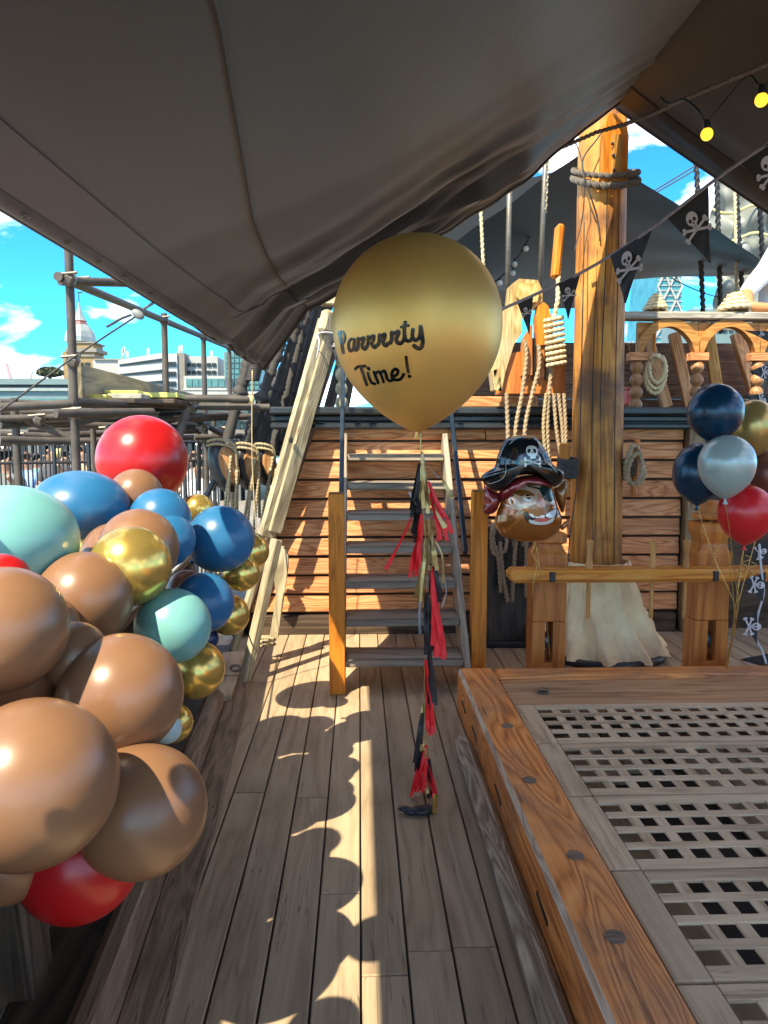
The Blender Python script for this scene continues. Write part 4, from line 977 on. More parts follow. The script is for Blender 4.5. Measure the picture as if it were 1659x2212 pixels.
# ---- tassel garland hanging from the giant balloon
TG = thing('tassel_tail', G(912, 1762), 'long ribbon tassel tail in red, gold and black hanging from the giant gold balloon', 'tassel')
RED = plain('tissue_red', (.92, .02, .025), .6, 0, .2, 20); GLD = plain('foil_gold', (.50, .36, .14), .38, .6, .2, 20); BLK = plain('tissue_black', (.018, .017, .018), .6, 0, .3, 20); GRYR = plain('ribbon_grey', (.3, .3, .31), .4, 0, .2, 20)
TGY = 2.97
cordpts = [(908, 934), (910, 985), (916, 1040), (914, 1100), (922, 1200), (922, 1290), (921, 1360), (918, 1430), (916, 1500), (920, 1570), (922, 1620), (920, 1680), (916, 1745)]
MB().tube(smoothpath([P(x, y, TGY) for x, y in cordpts], 5), .0028, 6).build('cord', GLD, TG, smooth=True)
rt = random.Random(11)
def ribbon(pts, wd, mat, nm='ribbon', tw=.8, dy=0):
    pp = smoothpath([P(x, y, TGY + dy + rt.uniform(-.03, .02)) for x, y in pts], 6); ph = rt.uniform(-.7, .7); vs = []; fs = []
    for i, p in enumerate(pp):
        t = (pp[min(i + 1, len(pp) - 1)] - pp[max(i - 1, 0)]).normalized(); s = t.cross(V((0, -1, 0))).normalized(); f = s.cross(t)
        a = ph + tw * sin(i / len(pp) * 3.3 + ph); dirn = s * cos(a) + f * sin(a); w2 = wd / 2 * min(1, .35 + i * .12)
        vs += [p - dirn * w2, p + dirn * w2]
    fs = [(2 * i, 2 * i + 1, 2 * i + 3, 2 * i + 2) for i in range(len(pp) - 1)]
    return MB().add(vs, fs).build(nm, mat, TG, smooth=True, fix=False)
def tassel(x, y, spread, L_, n, mat, wd, dx=0):
    for i in range(n):
        s = (i / (max(1, n - 1)) - .5) * 2; e = s * spread + rt.uniform(-3, 3) + dx; l = L_ * rt.uniform(.82, 1.03)
        ribbon([(x + s * 2, y), (x + e * .35 + rt.uniform(-2, 2), y + l * .35), (x + e * .75 + rt.uniform(-2, 2), y + l * .7), (x + e, y + l)], wd, mat)
tassel(912, 975, 10, 130, 7, GLD, .016, 6); tassel(908, 1000, 8, 120, 6, BLK, .02, -12)
ribbon([(912, 980), (930, 1060), (945, 1110), (962, 1140)], .02, GLD); ribbon([(910, 978), (932, 1015), (948, 1032)], .006, GRYR)
tassel(925, 1040, 14, 125, 7, RED, .016, 38); ribbon([(955, 1035), (966, 1055), (977, 1078)], .022, GLD)
ribbon([(893, 1108), (875, 1150), (852, 1195), (833, 1230)], .018, RED); ribbon([(905, 1100), (892, 1080), (884, 1062)], .01, GRYR)
tassel(910, 1110, 15, 135, 9, RED, .017, -10); tassel(902, 1060, 7, 110, 6, BLK, .02, -4)
ribbon([(930, 1120), (955, 1112), (968, 1125), (960, 1160)], .014, RED); ribbon([(948, 1100), (946, 1140), (944, 1170)], .012, RED)
tassel(926, 1120, 10, 120, 6, GLD, .017, 10); ribbon([(935, 1160), (955, 1200), (957, 1260)], .014, GLD); tassel(920, 1160, 10, 150, 5, GLD, .013, -14)
tassel(930, 1190, 10, 110, 6, BLK, .02, 14); ribbon([(960, 1250), (964, 1280), (955, 1310)], .008, GRYR)
ribbon([(918, 1220), (930, 1225), (938, 1260), (936, 1300)], .016, RED); tassel(934, 1225, 14, 205, 11, RED, .018, 12)
tassel(922, 1280, 9, 140, 6, BLK, .02, 6); ribbon([(908, 1290), (906, 1330), (908, 1370)], .012, GRYR); tassel(926, 1330, 6, 220, 4, BLK, .014, 8)
tassel(920, 1425, 5, 160, 6, RED, .018, 12); tassel(912, 1540, 6, 130, 5, BLK, .018, -8); tassel(914, 1520, 4, 120, 3, GLD, .012, -4)
tassel(920, 1610, 16, 110, 8, RED, .014, -16); tassel(922, 1630, 10, 110, 5, RED, .012, 14); tassel(918, 1615, 4, 110, 4, GLD, .014, 0); tassel(926, 1640, 6, 100, 4, BLK, .016, 6)
ribbon([(905, 1735), (890, 1752), (882, 1758)], .012, RED); ribbon([(928, 1690), (945, 1730), (955, 1748)], .012, RED)
bq = G(908, 1760)
vs = []
mbw = MB()
for (dx, dy, dz, r, sc) in ((0, 0, .018, .030, (1.5, 1, .6)), (-.035, .0, .015, .024, (1.5, .9, .6)), (.035, .01, .018, .026, (1.2, 1, .7)), (-.062, .01, .022, .02, (1.4, .8, .5))):
    mbw.ball(bq + V((dx, dy, dz)), r, 10, 7, sc)
o = mbw.build('weight', plain('weight_black', (.02, .022, .03), .35, 0, .3, 30, .6, bscale=50), TG, smooth=True)
box('gold_clip', plain('clip_gold', (.8, .55, .15), .2, .9), TG, bq + V((.055, -.03, .06)), (.018, .012, .08), Euler((0, .06, 0)), .004)

# ---- cluster of balloons on ribbons at the right
NAVY = latex('pearl_navy', (.004, .035, .075), .24, .2); SILV = latex('pearl_silver', (.36, .42, .40), .28, .25); GOL2 = latex('pearl_gold', (.50, .33, .11), .28, .6); BRN = latex('pearl_brown', (.16, .055, .035), .28, .2); RED2 = latex('pearl_red', (.60, .015, .02), .28, .05)
CB = [('navy', 1545, 890, 57, 830, 956, 3.62, NAVY, 'dark navy balloon at the top of the right hand bunch'), ('gold', 1626, 920, 50, 865, 990, 3.85, GOL2, 'dull gold balloon behind the top navy one'), ('navy', 1508, 1022, 52, 958, 1092, 3.75, NAVY, 'navy balloon partly hidden on the left of the silver one'),
      ('brown', 1655, 1022, 50, 970, 1095, 3.9, BRN, 'brown balloon at the right edge behind the silver one'), ('silver', 1570, 1000, 57.5, 941, 1078, 3.45, SILV, 'silver grey balloon in the middle of the right hand bunch'), ('red', 1611, 1105, 56, 1048, 1178, 3.6, RED2, 'red balloon lowest in the right hand bunch')]
rib = []
for (nm, px, py, rx, tp, bt_, Y, m_, lab) in CB:
    r_ = party_balloon('party_balloon', px, py, rx, tp, bt_, Y, m_, lab, 'bunch of balloons on the right', lean=.0); rib.append(r_[5])
RIBG = plain('ribbon_gold', (.62, .42, .13), .3, .75, .2, 40)
tie = P(1590, 1320, 3.7); wq = P(1590, 1440, 3.9)
for i, e in enumerate(rib):
    pp = [e, e.lerp(tie, .5) + V((.012 * sin(i * 2.1), 0, 0)), tie + V((.004 * i - .01, 0, 0)), tie.lerp(V((wq.x, 4.05, 0)), .5) + V((.006 * sin(i), 0, 0)), V((wq.x + .003 * i, 4.05, .004))]
    tag(MB().tube(smoothpath(pp, 8), .0022, 5).build('ribbon', RIBG, smooth=True), ['gold ribbon tied to the top navy balloon', 'gold ribbon tied to the dull gold balloon', 'gold ribbon tied to the left navy balloon', 'gold ribbon tied to the brown balloon', 'gold ribbon tied to the silver balloon', 'gold ribbon tied to the red balloon'][i], 'ribbon', 'ribbons of the right hand bunch')
for i, (px, py, s) in enumerate(((1535, 1100, 1), (1580, 1120, .8), (1545, 1180, .9), (1612, 1200, 1.2), (1625, 1215, 1), (1600, 1225, .8))):
    pp = [P(px, py, 3.66) + V((.022 * s * sin(t * .9) * (1 - t / 18), .01 * cos(t * .9), -.006 * t * s)) for t in range(14)]
    tag(MB().tube(smoothpath(pp, 3), .002, 5).build('ribbon_curl', RIBG, smooth=True), ['curled gold ribbon end left of the silver balloon knot', 'curled gold ribbon end on the red balloon', 'curled gold ribbon end on the right bitt', 'long curled gold ribbon end just under the red balloon', 'right curled gold ribbon end under the red balloon', 'low curled gold ribbon end above the pin rail'][i], 'ribbon', 'ribbon curls of the right hand bunch')

# ================================================================== pirate head foil balloon
PB = thing('pirate_balloon', P(1140, 1172, 3.95), 'foil balloon shaped as a bearded pirate head with an eye patch and black hat', 'balloon')
PBY = 3.95
def pc(x, y): return 1028.5 + x / 7.576, 915.7 + y / 7.576
class Pillow:
    def __init__(s, outline, center, T, Y, k=6):
        s.o = [V((*p, 0)) for p in smooth2(outline, k)]; s.c = V((*center, 0)); s.T = T; s.Y = Y
        s.pol = sorted((atan2(p.y - s.c.y, p.x - s.c.x), (p - s.c).length) for p in s.o)
    def R(s, a):
        pol = s.pol; n = len(pol); lo = 0
        for i in range(n):
            if pol[i][0] >= a: break
        else: i = 0
        a1, r1 = pol[i]; a0, r0 = pol[i - 1]
        da = (a1 - a0) % (2 * pi); t = ((a - a0) % (2 * pi)) / da if da > 1e-6 else 0
        return r0 + (r1 - r0) * min(1, t)
    def h(s, p):
        d = p - s.c; r = d.length
        if r < 1e-6: return s.T
        u = min(1, r / s.R(atan2(d.y, d.x))); return s.T * (1 - u ** 2.6) ** .55
    def world(s, p, sgn=1, lift=0):
        q = P(*pc(p.x, p.y), s.Y); return q + V((0, -sgn * (s.h(p) + lift), 0))
    def body(s, wr=.0025):
        mb = MB(); n = len(s.o); K = 12
        for sgn in (1, -1):
            vs = []; fs = []
            for k in range(K + 1):
                u = 1 - (k / K) ** 1.6
                for j, o in enumerate(s.o):
                    q = s.c.lerp(o, u); w_ = wr * sin(j * 1.9) * sin(j * .73 + 1) * (u ** 4) * (1 if 0 < k else 0)
                    vs.append(s.world(q, sgn, w_) if k else P(*pc(o.x, o.y), s.Y))
            for k in range(K):
                for j in range(n): fs.append((k * n + j, k * n + (j + 1) % n, (k + 1) * n + (j + 1) % n, (k + 1) * n + j))
            mb.add(vs, fs)
        return mb
    def decal(s, outline, lift, sm=5, K=4, c=None):
        o = [V((*p, 0)) for p in (smooth2(outline, sm) if sm else outline)]; n = len(o)
        c = V((sum(p.x for p in o) / n, sum(p.y for p in o) / n, 0)) if c is None else V((*c, 0))
        vs = [s.world(c.lerp(p, k / K), 1, lift) for k in range(1, K + 1) for p in o] + [s.world(c, 1, lift)]; fs = [(n * K, j, (j + 1) % n) for j in range(n)]
        for k in range(K - 1):
            for j in range(n): fs.append((k * n + j, (k + 1) * n + j, (k + 1) * n + (j + 1) % n, k * n + (j + 1) % n))
        return MB().add(vs, fs)
def smooth2(pts, k): return [(p.x, p.y) for p in smoothpath([V((*q, 0)) for q in pts], k, True)]
def ell(cx, cy, rx, ry, rot=0, n=20): return [(cx + rx * cos(a) * cos(rot) - ry * sin(a) * sin(rot), cy + rx * cos(a) * sin(rot) + ry * sin(a) * cos(rot)) for a in [2 * pi * i / n for i in range(n)]]
def foil(name, col, rough=.16): return plain('foil_' + name, col, rough, .35, .12, 12, .12, coat=.6, bscale=30)
head = Pillow([(430, 1080), (620, 960), (900, 930), (1190, 960), (1260, 1120), (1330, 1350), (1400, 1560), (1340, 1760), (1180, 1880), (960, 1925), (700, 1920), (450, 1850), (330, 1700), (320, 1560), (350, 1420), (400, 1300)], (830, 1430), .115, PBY)
HB = head.body().build('head', foil('orange', (.33, .105, .018)), PB, smooth=True)
e_ = .0012
head.decal([(420, 1200), (440, 1110), (600, 1010), (860, 960), (1180, 980), (1250, 1130), (1290, 1300), (1100, 1290), (900, 1280), (740, 1340), (640, 1375), (520, 1350), (430, 1300)], e_, 4, 5).build('face', foil('skin', (.60, .40, .27), .25), HB, smooth=True)
head.decal([(580, 1100), (650, 1062), (760, 1066), (860, 1110), (880, 1150), (760, 1160), (640, 1150)], 2 * e_).build('brow', foil('brown', (.25, .09, .015), .3), HB, smooth=True)
EY = head.decal(ell(770, 1185, 75, 52), 2 * e_, 0).build('eye', foil('white', (.8, .78, .72), .3), PB, smooth=True)
head.decal(ell(785, 1168, 48, 36), 3 * e_, 0).build('pupil', foil('ink', (.008, .02, .015), .2), EY, smooth=True)
head.decal([(700, 1160), (840, 1150), (850, 1172), (720, 1185)], 3.4 * e_, 0).build('eyelid', foil('skin', (.60, .40, .27), .25), EY, smooth=True)
head.decal([(940, 1115), (985, 1140), (1050, 1260), (1040, 1320), (960, 1335), (905, 1290), (915, 1210)], 2.4 * e_).build('nose', foil('pinkskin', (.58, .25, .17), .25), HB, smooth=True)
head.decal([(780, 990), (980, 1030), (985, 1058), (790, 1010)], 2.6 * e_, 0).build('patch_strap', foil('ink', (.008, .02, .015), .2), HB, smooth=True)
EP = head.decal([(985, 1030), (1070, 1000), (1180, 1060), (1225, 1150), (1200, 1230), (1130, 1250), (1040, 1190), (985, 1100)], 3 * e_).build('eye_patch', foil('patch', (.01, .035, .03), .3), PB, smooth=True)
head.decal([(700, 1480), (735, 1400), (850, 1310), (1000, 1290), (1200, 1310), (1300, 1300), (1330, 1400), (1250, 1500), (1000, 1600), (800, 1570)], 2 * e_).build('moustache', foil('ginger', (.29, .095, .015), .25), HB, smooth=True)
MO = head.decal([(690, 1440), (740, 1400), (800, 1450), (900, 1490), (1060, 1470), (1180, 1380), (1240, 1360), (1262, 1430), (1180, 1560), (1040, 1615), (880, 1610), (760, 1560)], 3 * e_, 5, 5, (960, 1540)).build('mouth', foil('mouthdark', (.03, .025, .02), .2), PB, smooth=True)
for q in ([(780, 1430), (840, 1440), (880, 1500), (820, 1480)], [(880, 1475), (945, 1480), (945, 1505), (890, 1500)], [(955, 1470), (1030, 1455), (1035, 1500), (955, 1500)], [(1060, 1450), (1170, 1390), (1240, 1375), (1240, 1440), (1180, 1510), (1070, 1490)], [(790, 1525), (900, 1575), (1100, 1570), (1210, 1500), (1170, 1570), (1040, 1612), (880, 1606), (790, 1570)]):
    head.decal(q, 3.8 * e_, 2).build('tooth', foil('white', (.8, .78, .72), .3), MO, smooth=True)
head.decal([(850, 1535), (960, 1505), (1120, 1510), (1090, 1550), (960, 1568)], 4.4 * e_, 3).build('tongue', foil('tongue', (.6, .14, .12), .3), MO, smooth=True)
hat = Pillow([(90, 900), (120, 820), (300, 700), (350, 520), (480, 260), (640, 195), (840, 185), (980, 230), (1110, 390), (1220, 620), (1330, 720), (1440, 790), (1430, 900), (1370, 985), (1250, 1030), (1150, 900), (950, 835), (720, 840), (500, 920), (380, 1090), (260, 1080), (150, 1000)], (780, 640), .10, PBY - .035)
HT = hat.body().build('hat', foil('black', (.008, .012, .014), .14), PB, smooth=True)
SKW = foil('skullwhite', (.62, .62, .56), .35)
hat.decal([(750, 430), (775, 370), (850, 350), (920, 375), (945, 440), (930, 500), (900, 520), (900, 555), (815, 555), (810, 520), (770, 500)], 2 * e_, 4).build('hat_skull', SKW, HT, smooth=True)
for cx, rot in ((797, .3), (892, -.3)): hat.decal(ell(cx, 437, 24, 38, rot), 3.2 * e_, 0).build('hat_eye', foil('ink', (.008, .02, .015), .2), HT, smooth=True)
hat.decal([(835, 465), (850, 458), (868, 472), (848, 474)], 3.2 * e_, 0).build('hat_nose', foil('ink', (.008, .02, .015), .2), HT, smooth=True)
for (x0, y0, x1, y1) in ((735, 570, 970, 655), (975, 570, 735, 660)):
    d = V((x1 - x0, y1 - y0, 0)).normalized(); n_ = V((-d.y, d.x, 0)) * 11
    hat.decal([(x0 + n_.x, y0 + n_.y), (x1 + n_.x, y1 + n_.y), (x1 - n_.x, y1 - n_.y), (x0 - n_.x, y0 - n_.y)], 2.6 * e_, 0, 3).build('hat_bone', SKW, HT, smooth=True)
    for (x, y) in ((x0, y0 - 16), (x0, y0 + 16), (x1, y1 - 16), (x1, y1 + 16)): hat.decal(ell(x, y, 20, 18, 0, 12), 2.8 * e_, 0, 2).build('hat_bone_end', SKW, HT, smooth=True)
def hatline(pts):
    pp = smoothpath([V((*p, 0)) for p in pts], 6); MB().tube([hat.world(p, 1, .001) for p in pp], .0018, 5).build('trim', foil('trim', (.45, .48, .42), .3), HT, smooth=True)
hatline([(610, 660), (680, 600), (760, 575), (860, 575)]); hatline([(1010, 595), (1080, 605), (1170, 680), (1250, 780)]); hatline([(160, 960), (230, 960), (400, 860), (450, 620)]); hatline([(510, 330), (640, 235), (830, 205), (960, 250), (1090, 400), (1230, 660), (1390, 830), (1370, 960)])
kn_ = Pillow([(150, 1020), (250, 1060), (370, 1130), (400, 1250), (370, 1330), (320, 1430), (220, 1480), (110, 1450), (130, 1300), (120, 1150)], (240, 1270), .06, PBY + .02); kn_.body(.004).build('bandana_knot', foil('maroon', (.22, .02, .02), .14), PB, smooth=True)
bd = Pillow([(380, 1100), (480, 950), (700, 850), (950, 830), (1180, 900), (1250, 1020), (1000, 985), (760, 990), (560, 1050), (430, 1150), (400, 1260)], (760, 930), .10, PBY - .012); bd.body(.002).build('bandana', foil('maroon', (.22, .02, .02), .14), PB, smooth=True)
sr = Pillow([(1260, 1060), (1350, 990), (1450, 900), (1480, 1000), (1470, 1200), (1440, 1400), (1400, 1450), (1330, 1300)], (1390, 1180), .04, PBY + .03); sr.body(.003).build('hair_lock', foil('darkginger', (.25, .09, .02), .14), PB, smooth=True)
tl = Pillow([(1380, 1700), (1440, 1600), (1500, 1610), (1480, 1680), (1410, 1740)], (1440, 1660), .012, PBY + .02, 3); tl.body(0).build('foil_tab', foil('orange', (.33, .105, .018)), PB, smooth=True)
q0 = P(*pc(960, 1920), PBY)
pp = [q0, P(1160, 1190, PBY), P(1166, 1230, PBY - .05), P(1178, 1300, PBY + .05), P(1186, 1400, 4.1), P(1190, 1448, 4.15)]
tag(MB().tube(smoothpath(pp, 8), .0022, 5).build('ribbon', RIBG, smooth=True), 'gold ribbon hanging from the pirate balloon in front of the left bitt', 'ribbon')
tag(MB().tube(smoothpath([q0, P(1154, 1180, PBY), P(1148, 1196, PBY), P(1160, 1215, PBY), P(1152, 1260, PBY), P(1150, 1290, PBY)], 8), .002, 5).build('ribbon_curl', RIBG, smooth=True), 'short curled ribbon end under the pirate balloon', 'ribbon')

# ================================================================== skull bunting
FLAG = plain('flag_cloth', (.020, .020, .023), .65, 0, .2, 60, .2, bscale=300); SKP = plain('flag_print', (.60, .55, .56), .6, 0, .08, 20); TAPE = plain('bunting_tape', (.33, .29, .31), .6, 0, .15, 20)
SKULL = [(-.16, -.02), (-.30, .10), (-.36, .32), (-.30, .56), (-.12, .72), (.12, .72), (.30, .56), (.36, .32), (.30, .10), (.16, -.02), (.14, -.20), (-.14, -.20)]
def pennant(name, label, a, b, tip, group, pscale=1.0, rot=0, off=(0, 0), wave=.006, side=-1):
    """a, b: the two upper corners on the tape; tip: the free corner (all points in the place)"""
    a, b, tip = V(a), V(b), V(tip); f = thing(name, (a + b) / 2, label, 'pennant', group)
    nrm = (b - a).cross(tip - a).normalized()
    if nrm.y > 0: nrm = -nrm
    n = 12
    def pt(u, v): return a.lerp(b, u).lerp(tip, v) + nrm * wave * sin(7 * v + 4 * u) * v
    vs = []; fs = []
    for k in range(n + 1):
        for j in range(9): vs.append(pt(j / 8, k / n))
    for k in range(n):
        for j in range(8): fs.append((k * 9 + j, k * 9 + j + 1, (k + 1) * 9 + j + 1, (k + 1) * 9 + j))
    mb = MB().add(vs, fs); mb.add([V(v) - nrm * .0012 for v in vs], [q[::-1] for q in fs]); mb.build('cloth', FLAG, f, smooth=True, fix=False)
    X = (b - a); wd = X.length; X = X.normalized(); Yd = nrm.cross(X); mid = (a + b) / 2; dn = tip - mid
    Yd = -(dn - X * dn.dot(X)).normalized() if rot == 0 else Yd
    X2 = X * cos(rot) + Yd * sin(rot); Y2 = Yd * cos(rot) - X * sin(rot)
    s = wd * .36 * pscale; c = mid + dn * .36 + X * off[0] * wd + Yd * off[1] * wd
    def put(x, y, l=.003): return c + X2 * x * s + Y2 * y * s + nrm * (l + .004)
    mb = MB()
    o = smooth2(SKULL, 3); mb.add([put(*q) for q in o], [tuple(range(len(o)))])
    for (x0, y0, x1, y1) in ((-.75, -.62, .72, -.05), (.75, -.62, -.72, -.05)):
        d = V((x1 - x0, y1 - y0, 0)).normalized(); nn = V((-d.y, d.x, 0)) * .075
        mb.add([put(x0 + nn.x, y0 + nn.y), put(x1 + nn.x, y1 + nn.y), put(x1 - nn.x, y1 - nn.y), put(x0 - nn.x, y0 - nn.y)], [(0, 1, 2, 3)])
        for (x, y) in ((x0, y0), (x1, y1)):
            for sg in (-1, 1):
                e = ell(x + nn.x * sg, y + nn.y * sg, .12, .12, 0, 10); mb.add([put(*q) for q in e], [tuple(range(10))])
    for (x, y, rx, ry) in ((-.14, .26, .10, .12), (.14, .26, .10, .12), (0, .08, .05, .07)):
        e = ell(x, y, rx, ry, 0, 12); mb.add([put(*q, .0042) for q in e], [tuple(range(12))], 1)
    for x in (-.07, 0, .07): mb.add([put(x - .012, -.17, .0042), put(x + .012, -.17, .0042), put(x + .012, -.05, .0042), put(x - .012, -.05, .0042)], [(0, 1, 2, 3)], 1)
    mb.build('skull_print', [SKP, FLAG], f, fix=False)
    return f
TL = [(1084, 668, 4.3), (1170, 630, 4.2), (1235, 600, 4.1), (1320, 552, 3.95), (1420, 485, 3.7), (1530, 400, 3.45), (1600, 350, 3.3), (1659, 310, 3.2), (1760, 238, 3.05)]
tp = smoothpath([P(*q) for q in TL], 6)
mb = MB(); vs = []
for p in tp: vs += [p + V((0, 0, .009)), p - V((0, 0, .009))]
mb.add(vs, [(2 * i, 2 * i + 2, 2 * i + 3, 2 * i + 1) for i in range(len(tp) - 1)])
o = mb.build('bunting_tape', TAPE, smooth=True, fix=False); m_ = o.modifiers.new('thick', 'SOLIDIFY'); m_.thickness = .002
tag(o, 'mauve tape of the skull bunting stretched from the knight to the upper right', 'bunting')
for a, b, t, lab in (((1117, 653, 4.27), (1152, 638, 4.22), (1143, 723, 4.24), 'smallest skull pennant on the tape, in front of the knight'), ((1206, 613, 4.14), (1254, 590, 4.07), (1227, 690, 4.1), 'skull pennant hanging against the left edge of the mast'),
                     ((1318, 553, 3.95), (1410, 492, 3.73), (1350, 655, 3.84), 'skull pennant just right of the mast'), ((1440, 470, 3.66), (1530, 402, 3.45), (1534, 568, 3.52), 'skull pennant against the blue sky and shrouds'), ((1600, 352, 3.3), (1705, 276, 3.12), (1690, 452, 3.2), 'skull pennant cut by the right edge under the awning')):
    pennant('pennant', lab, P(*a), P(*b), P(*t), 'skull pennants on the tape', .95)
# bunting hanging at the right edge, lower down
tp2 = [P(1640, 1175, 4.1), P(1645, 1235, 4.1), P(1650, 1280, 4.12), P(1637, 1330, 4.14), P(1634, 1380, 4.16), P(1646, 1405, 4.1), P(1656, 1435, 4.05)]
tag(MB().tube(smoothpath(tp2, 6), .006, 6).build('hanging_bunting', plain('bunting_white', (.55, .56, .58), .6), smooth=True), 'twisted white bunting cord hanging at the right edge', 'bunting')
for a, b, t, lab in (((1655, 1165, 4.15), (1668, 1215, 4.15), (1610, 1196, 4.15), 'sideways skull pennant under the red balloon'), ((1655, 1235, 4.1), (1648, 1300, 4.1), (1605, 1255, 4.12), 'sideways skull pennant below the end of the pin rail'), ((1636, 1322, 4.13), (1636, 1392, 4.13), (1606, 1345, 4.15), 'small sideways skull pennant low at the right edge')):
    pennant('pennant', lab, P(*a), P(*b), P(*t), 'sideways skull pennants at the right', .9)
pennant('pennant', 'skull pennant lying on the deck at the lower right edge', G(1659, 1412, .01), G(1662, 1440, .01), G(1600, 1424, .008), None, .9, wave=.002)
for a, b, t, lab in (((1675, 780, 5.0), (1672, 830, 5.0), (1618, 803, 5.0), 'pale backlit skull pennant above the gold balloon of the bunch'), ((1672, 850, 4.9), (1660, 890, 4.9), (1606, 853, 4.9), 'lower pale backlit skull pennant above the gold balloon'), ((1668, 715, 5.0), (1660, 738, 5.0), (1610, 714, 5.0), 'pale skull pennant just under the person on the rail')):
    pennant('pennant', lab, P(*a), P(*b), P(*t), 'skull pennants under the rail', .9)
# white edged pennant left of the gold balloon
pennant('pennant', 'grey skull pennant hanging left of the giant gold balloon', P(706, 720, 5.1), P(728, 722, 5.1), P(730, 790, 5.1), None, .8)
lash('tape', 'white tape hung over the top of the leaning timber', [P(684, 775, 5.0), P(690, 740, 4.98), P(686, 722, 5.0), P(706, 718, 5.05), P(728, 722, 5.1)], .006, plain('bunting_white', (.55, .56, .58), .6), 'tape')

# ================================================================== festoon lights
GLOW = plain('bulb_lit', (.9, .6, .1), .3, 0, .05, 5, emit=(1, .55, .03), estr=.32)
def festoon(label, px, py, Y, s=1):
    t = thing('festoon_bulb', P(px, py - 40, Y), label, 'lamp', 'festoon bulbs under the right awning'); c = P(px, py, Y); r = .028 * s
    prof = [(r * sin(pi * i / 12) if i else 1e-6, -r * 1.05 * cos(pi * i / 12)) for i in range(9)] + [(r * .55, r * .95)]
    MB().lathe(prof, 20, c).build('bulb', GLOW, t, smooth=True)
    MB().lathe([(r * .62, r * .75), (r * .66, r * .85), (r * .55, r * 1.9), (r * .35, r * 2.3), (.003, r * 2.35)], 14, c).build('socket', BLACKPAINT, t, smooth=True)
festoon('lit yellow festoon bulb under the right awning, left of the other', 1527, 290, 3.6); festoon('lit yellow festoon bulb at the right edge under the awning', 1645, 216, 3.35)
lash('festoon_cable', 'black and grey cable carrying the festoon bulbs', [P(1428, 210, 3.75), P(1445, 224, 3.72), P(1478, 215, 3.7), P(1510, 240, 3.6), P(1527, 262, 3.6), P(1560, 225, 3.5), P(1615, 165, 3.4), P(1645, 185, 3.35), P(1700, 150, 3.3)], .0055, BLACKPAINT, 'cable')
FROST = plain('bulb_frosted', (.75, .73, .68), .3)
fl = smoothpath([P(1200, 400, 7), P(1170, 465, 7), P(1145, 510, 7), P(1105, 575, 7), P(1062, 615, 7)], 5)
tag(MB().tube(fl, .008, 6).build('festoon_cable', TARRED, smooth=True), 'cable with frosted globes below the stern awning', 'cable')
for i, (x, y) in enumerate(((1196, 431), (1146, 489), (1136, 537), (1112, 571), (1080, 611), (1108, 590))):
    c = P(x, y, 6.95); t = thing('globe_bulb', c, ['highest frosted globe bulb left of the mast', 'second highest frosted globe bulb left of the mast', 'third highest frosted globe bulb left of the mast', 'fourth frosted globe bulb behind the smooth stay', 'lowest frosted globe bulb next to the gold balloon', 'frosted globe bulb second from the gold balloon'][i], 'lamp', 'frosted globe bulbs')
    MB().ball(c, .026, 14, 10).build('globe', FROST, t, smooth=True); MB().lathe([(.012, .02), (.012, .05), (.006, .055)], 10, c).build('socket', BLACKPAINT, t, smooth=True)

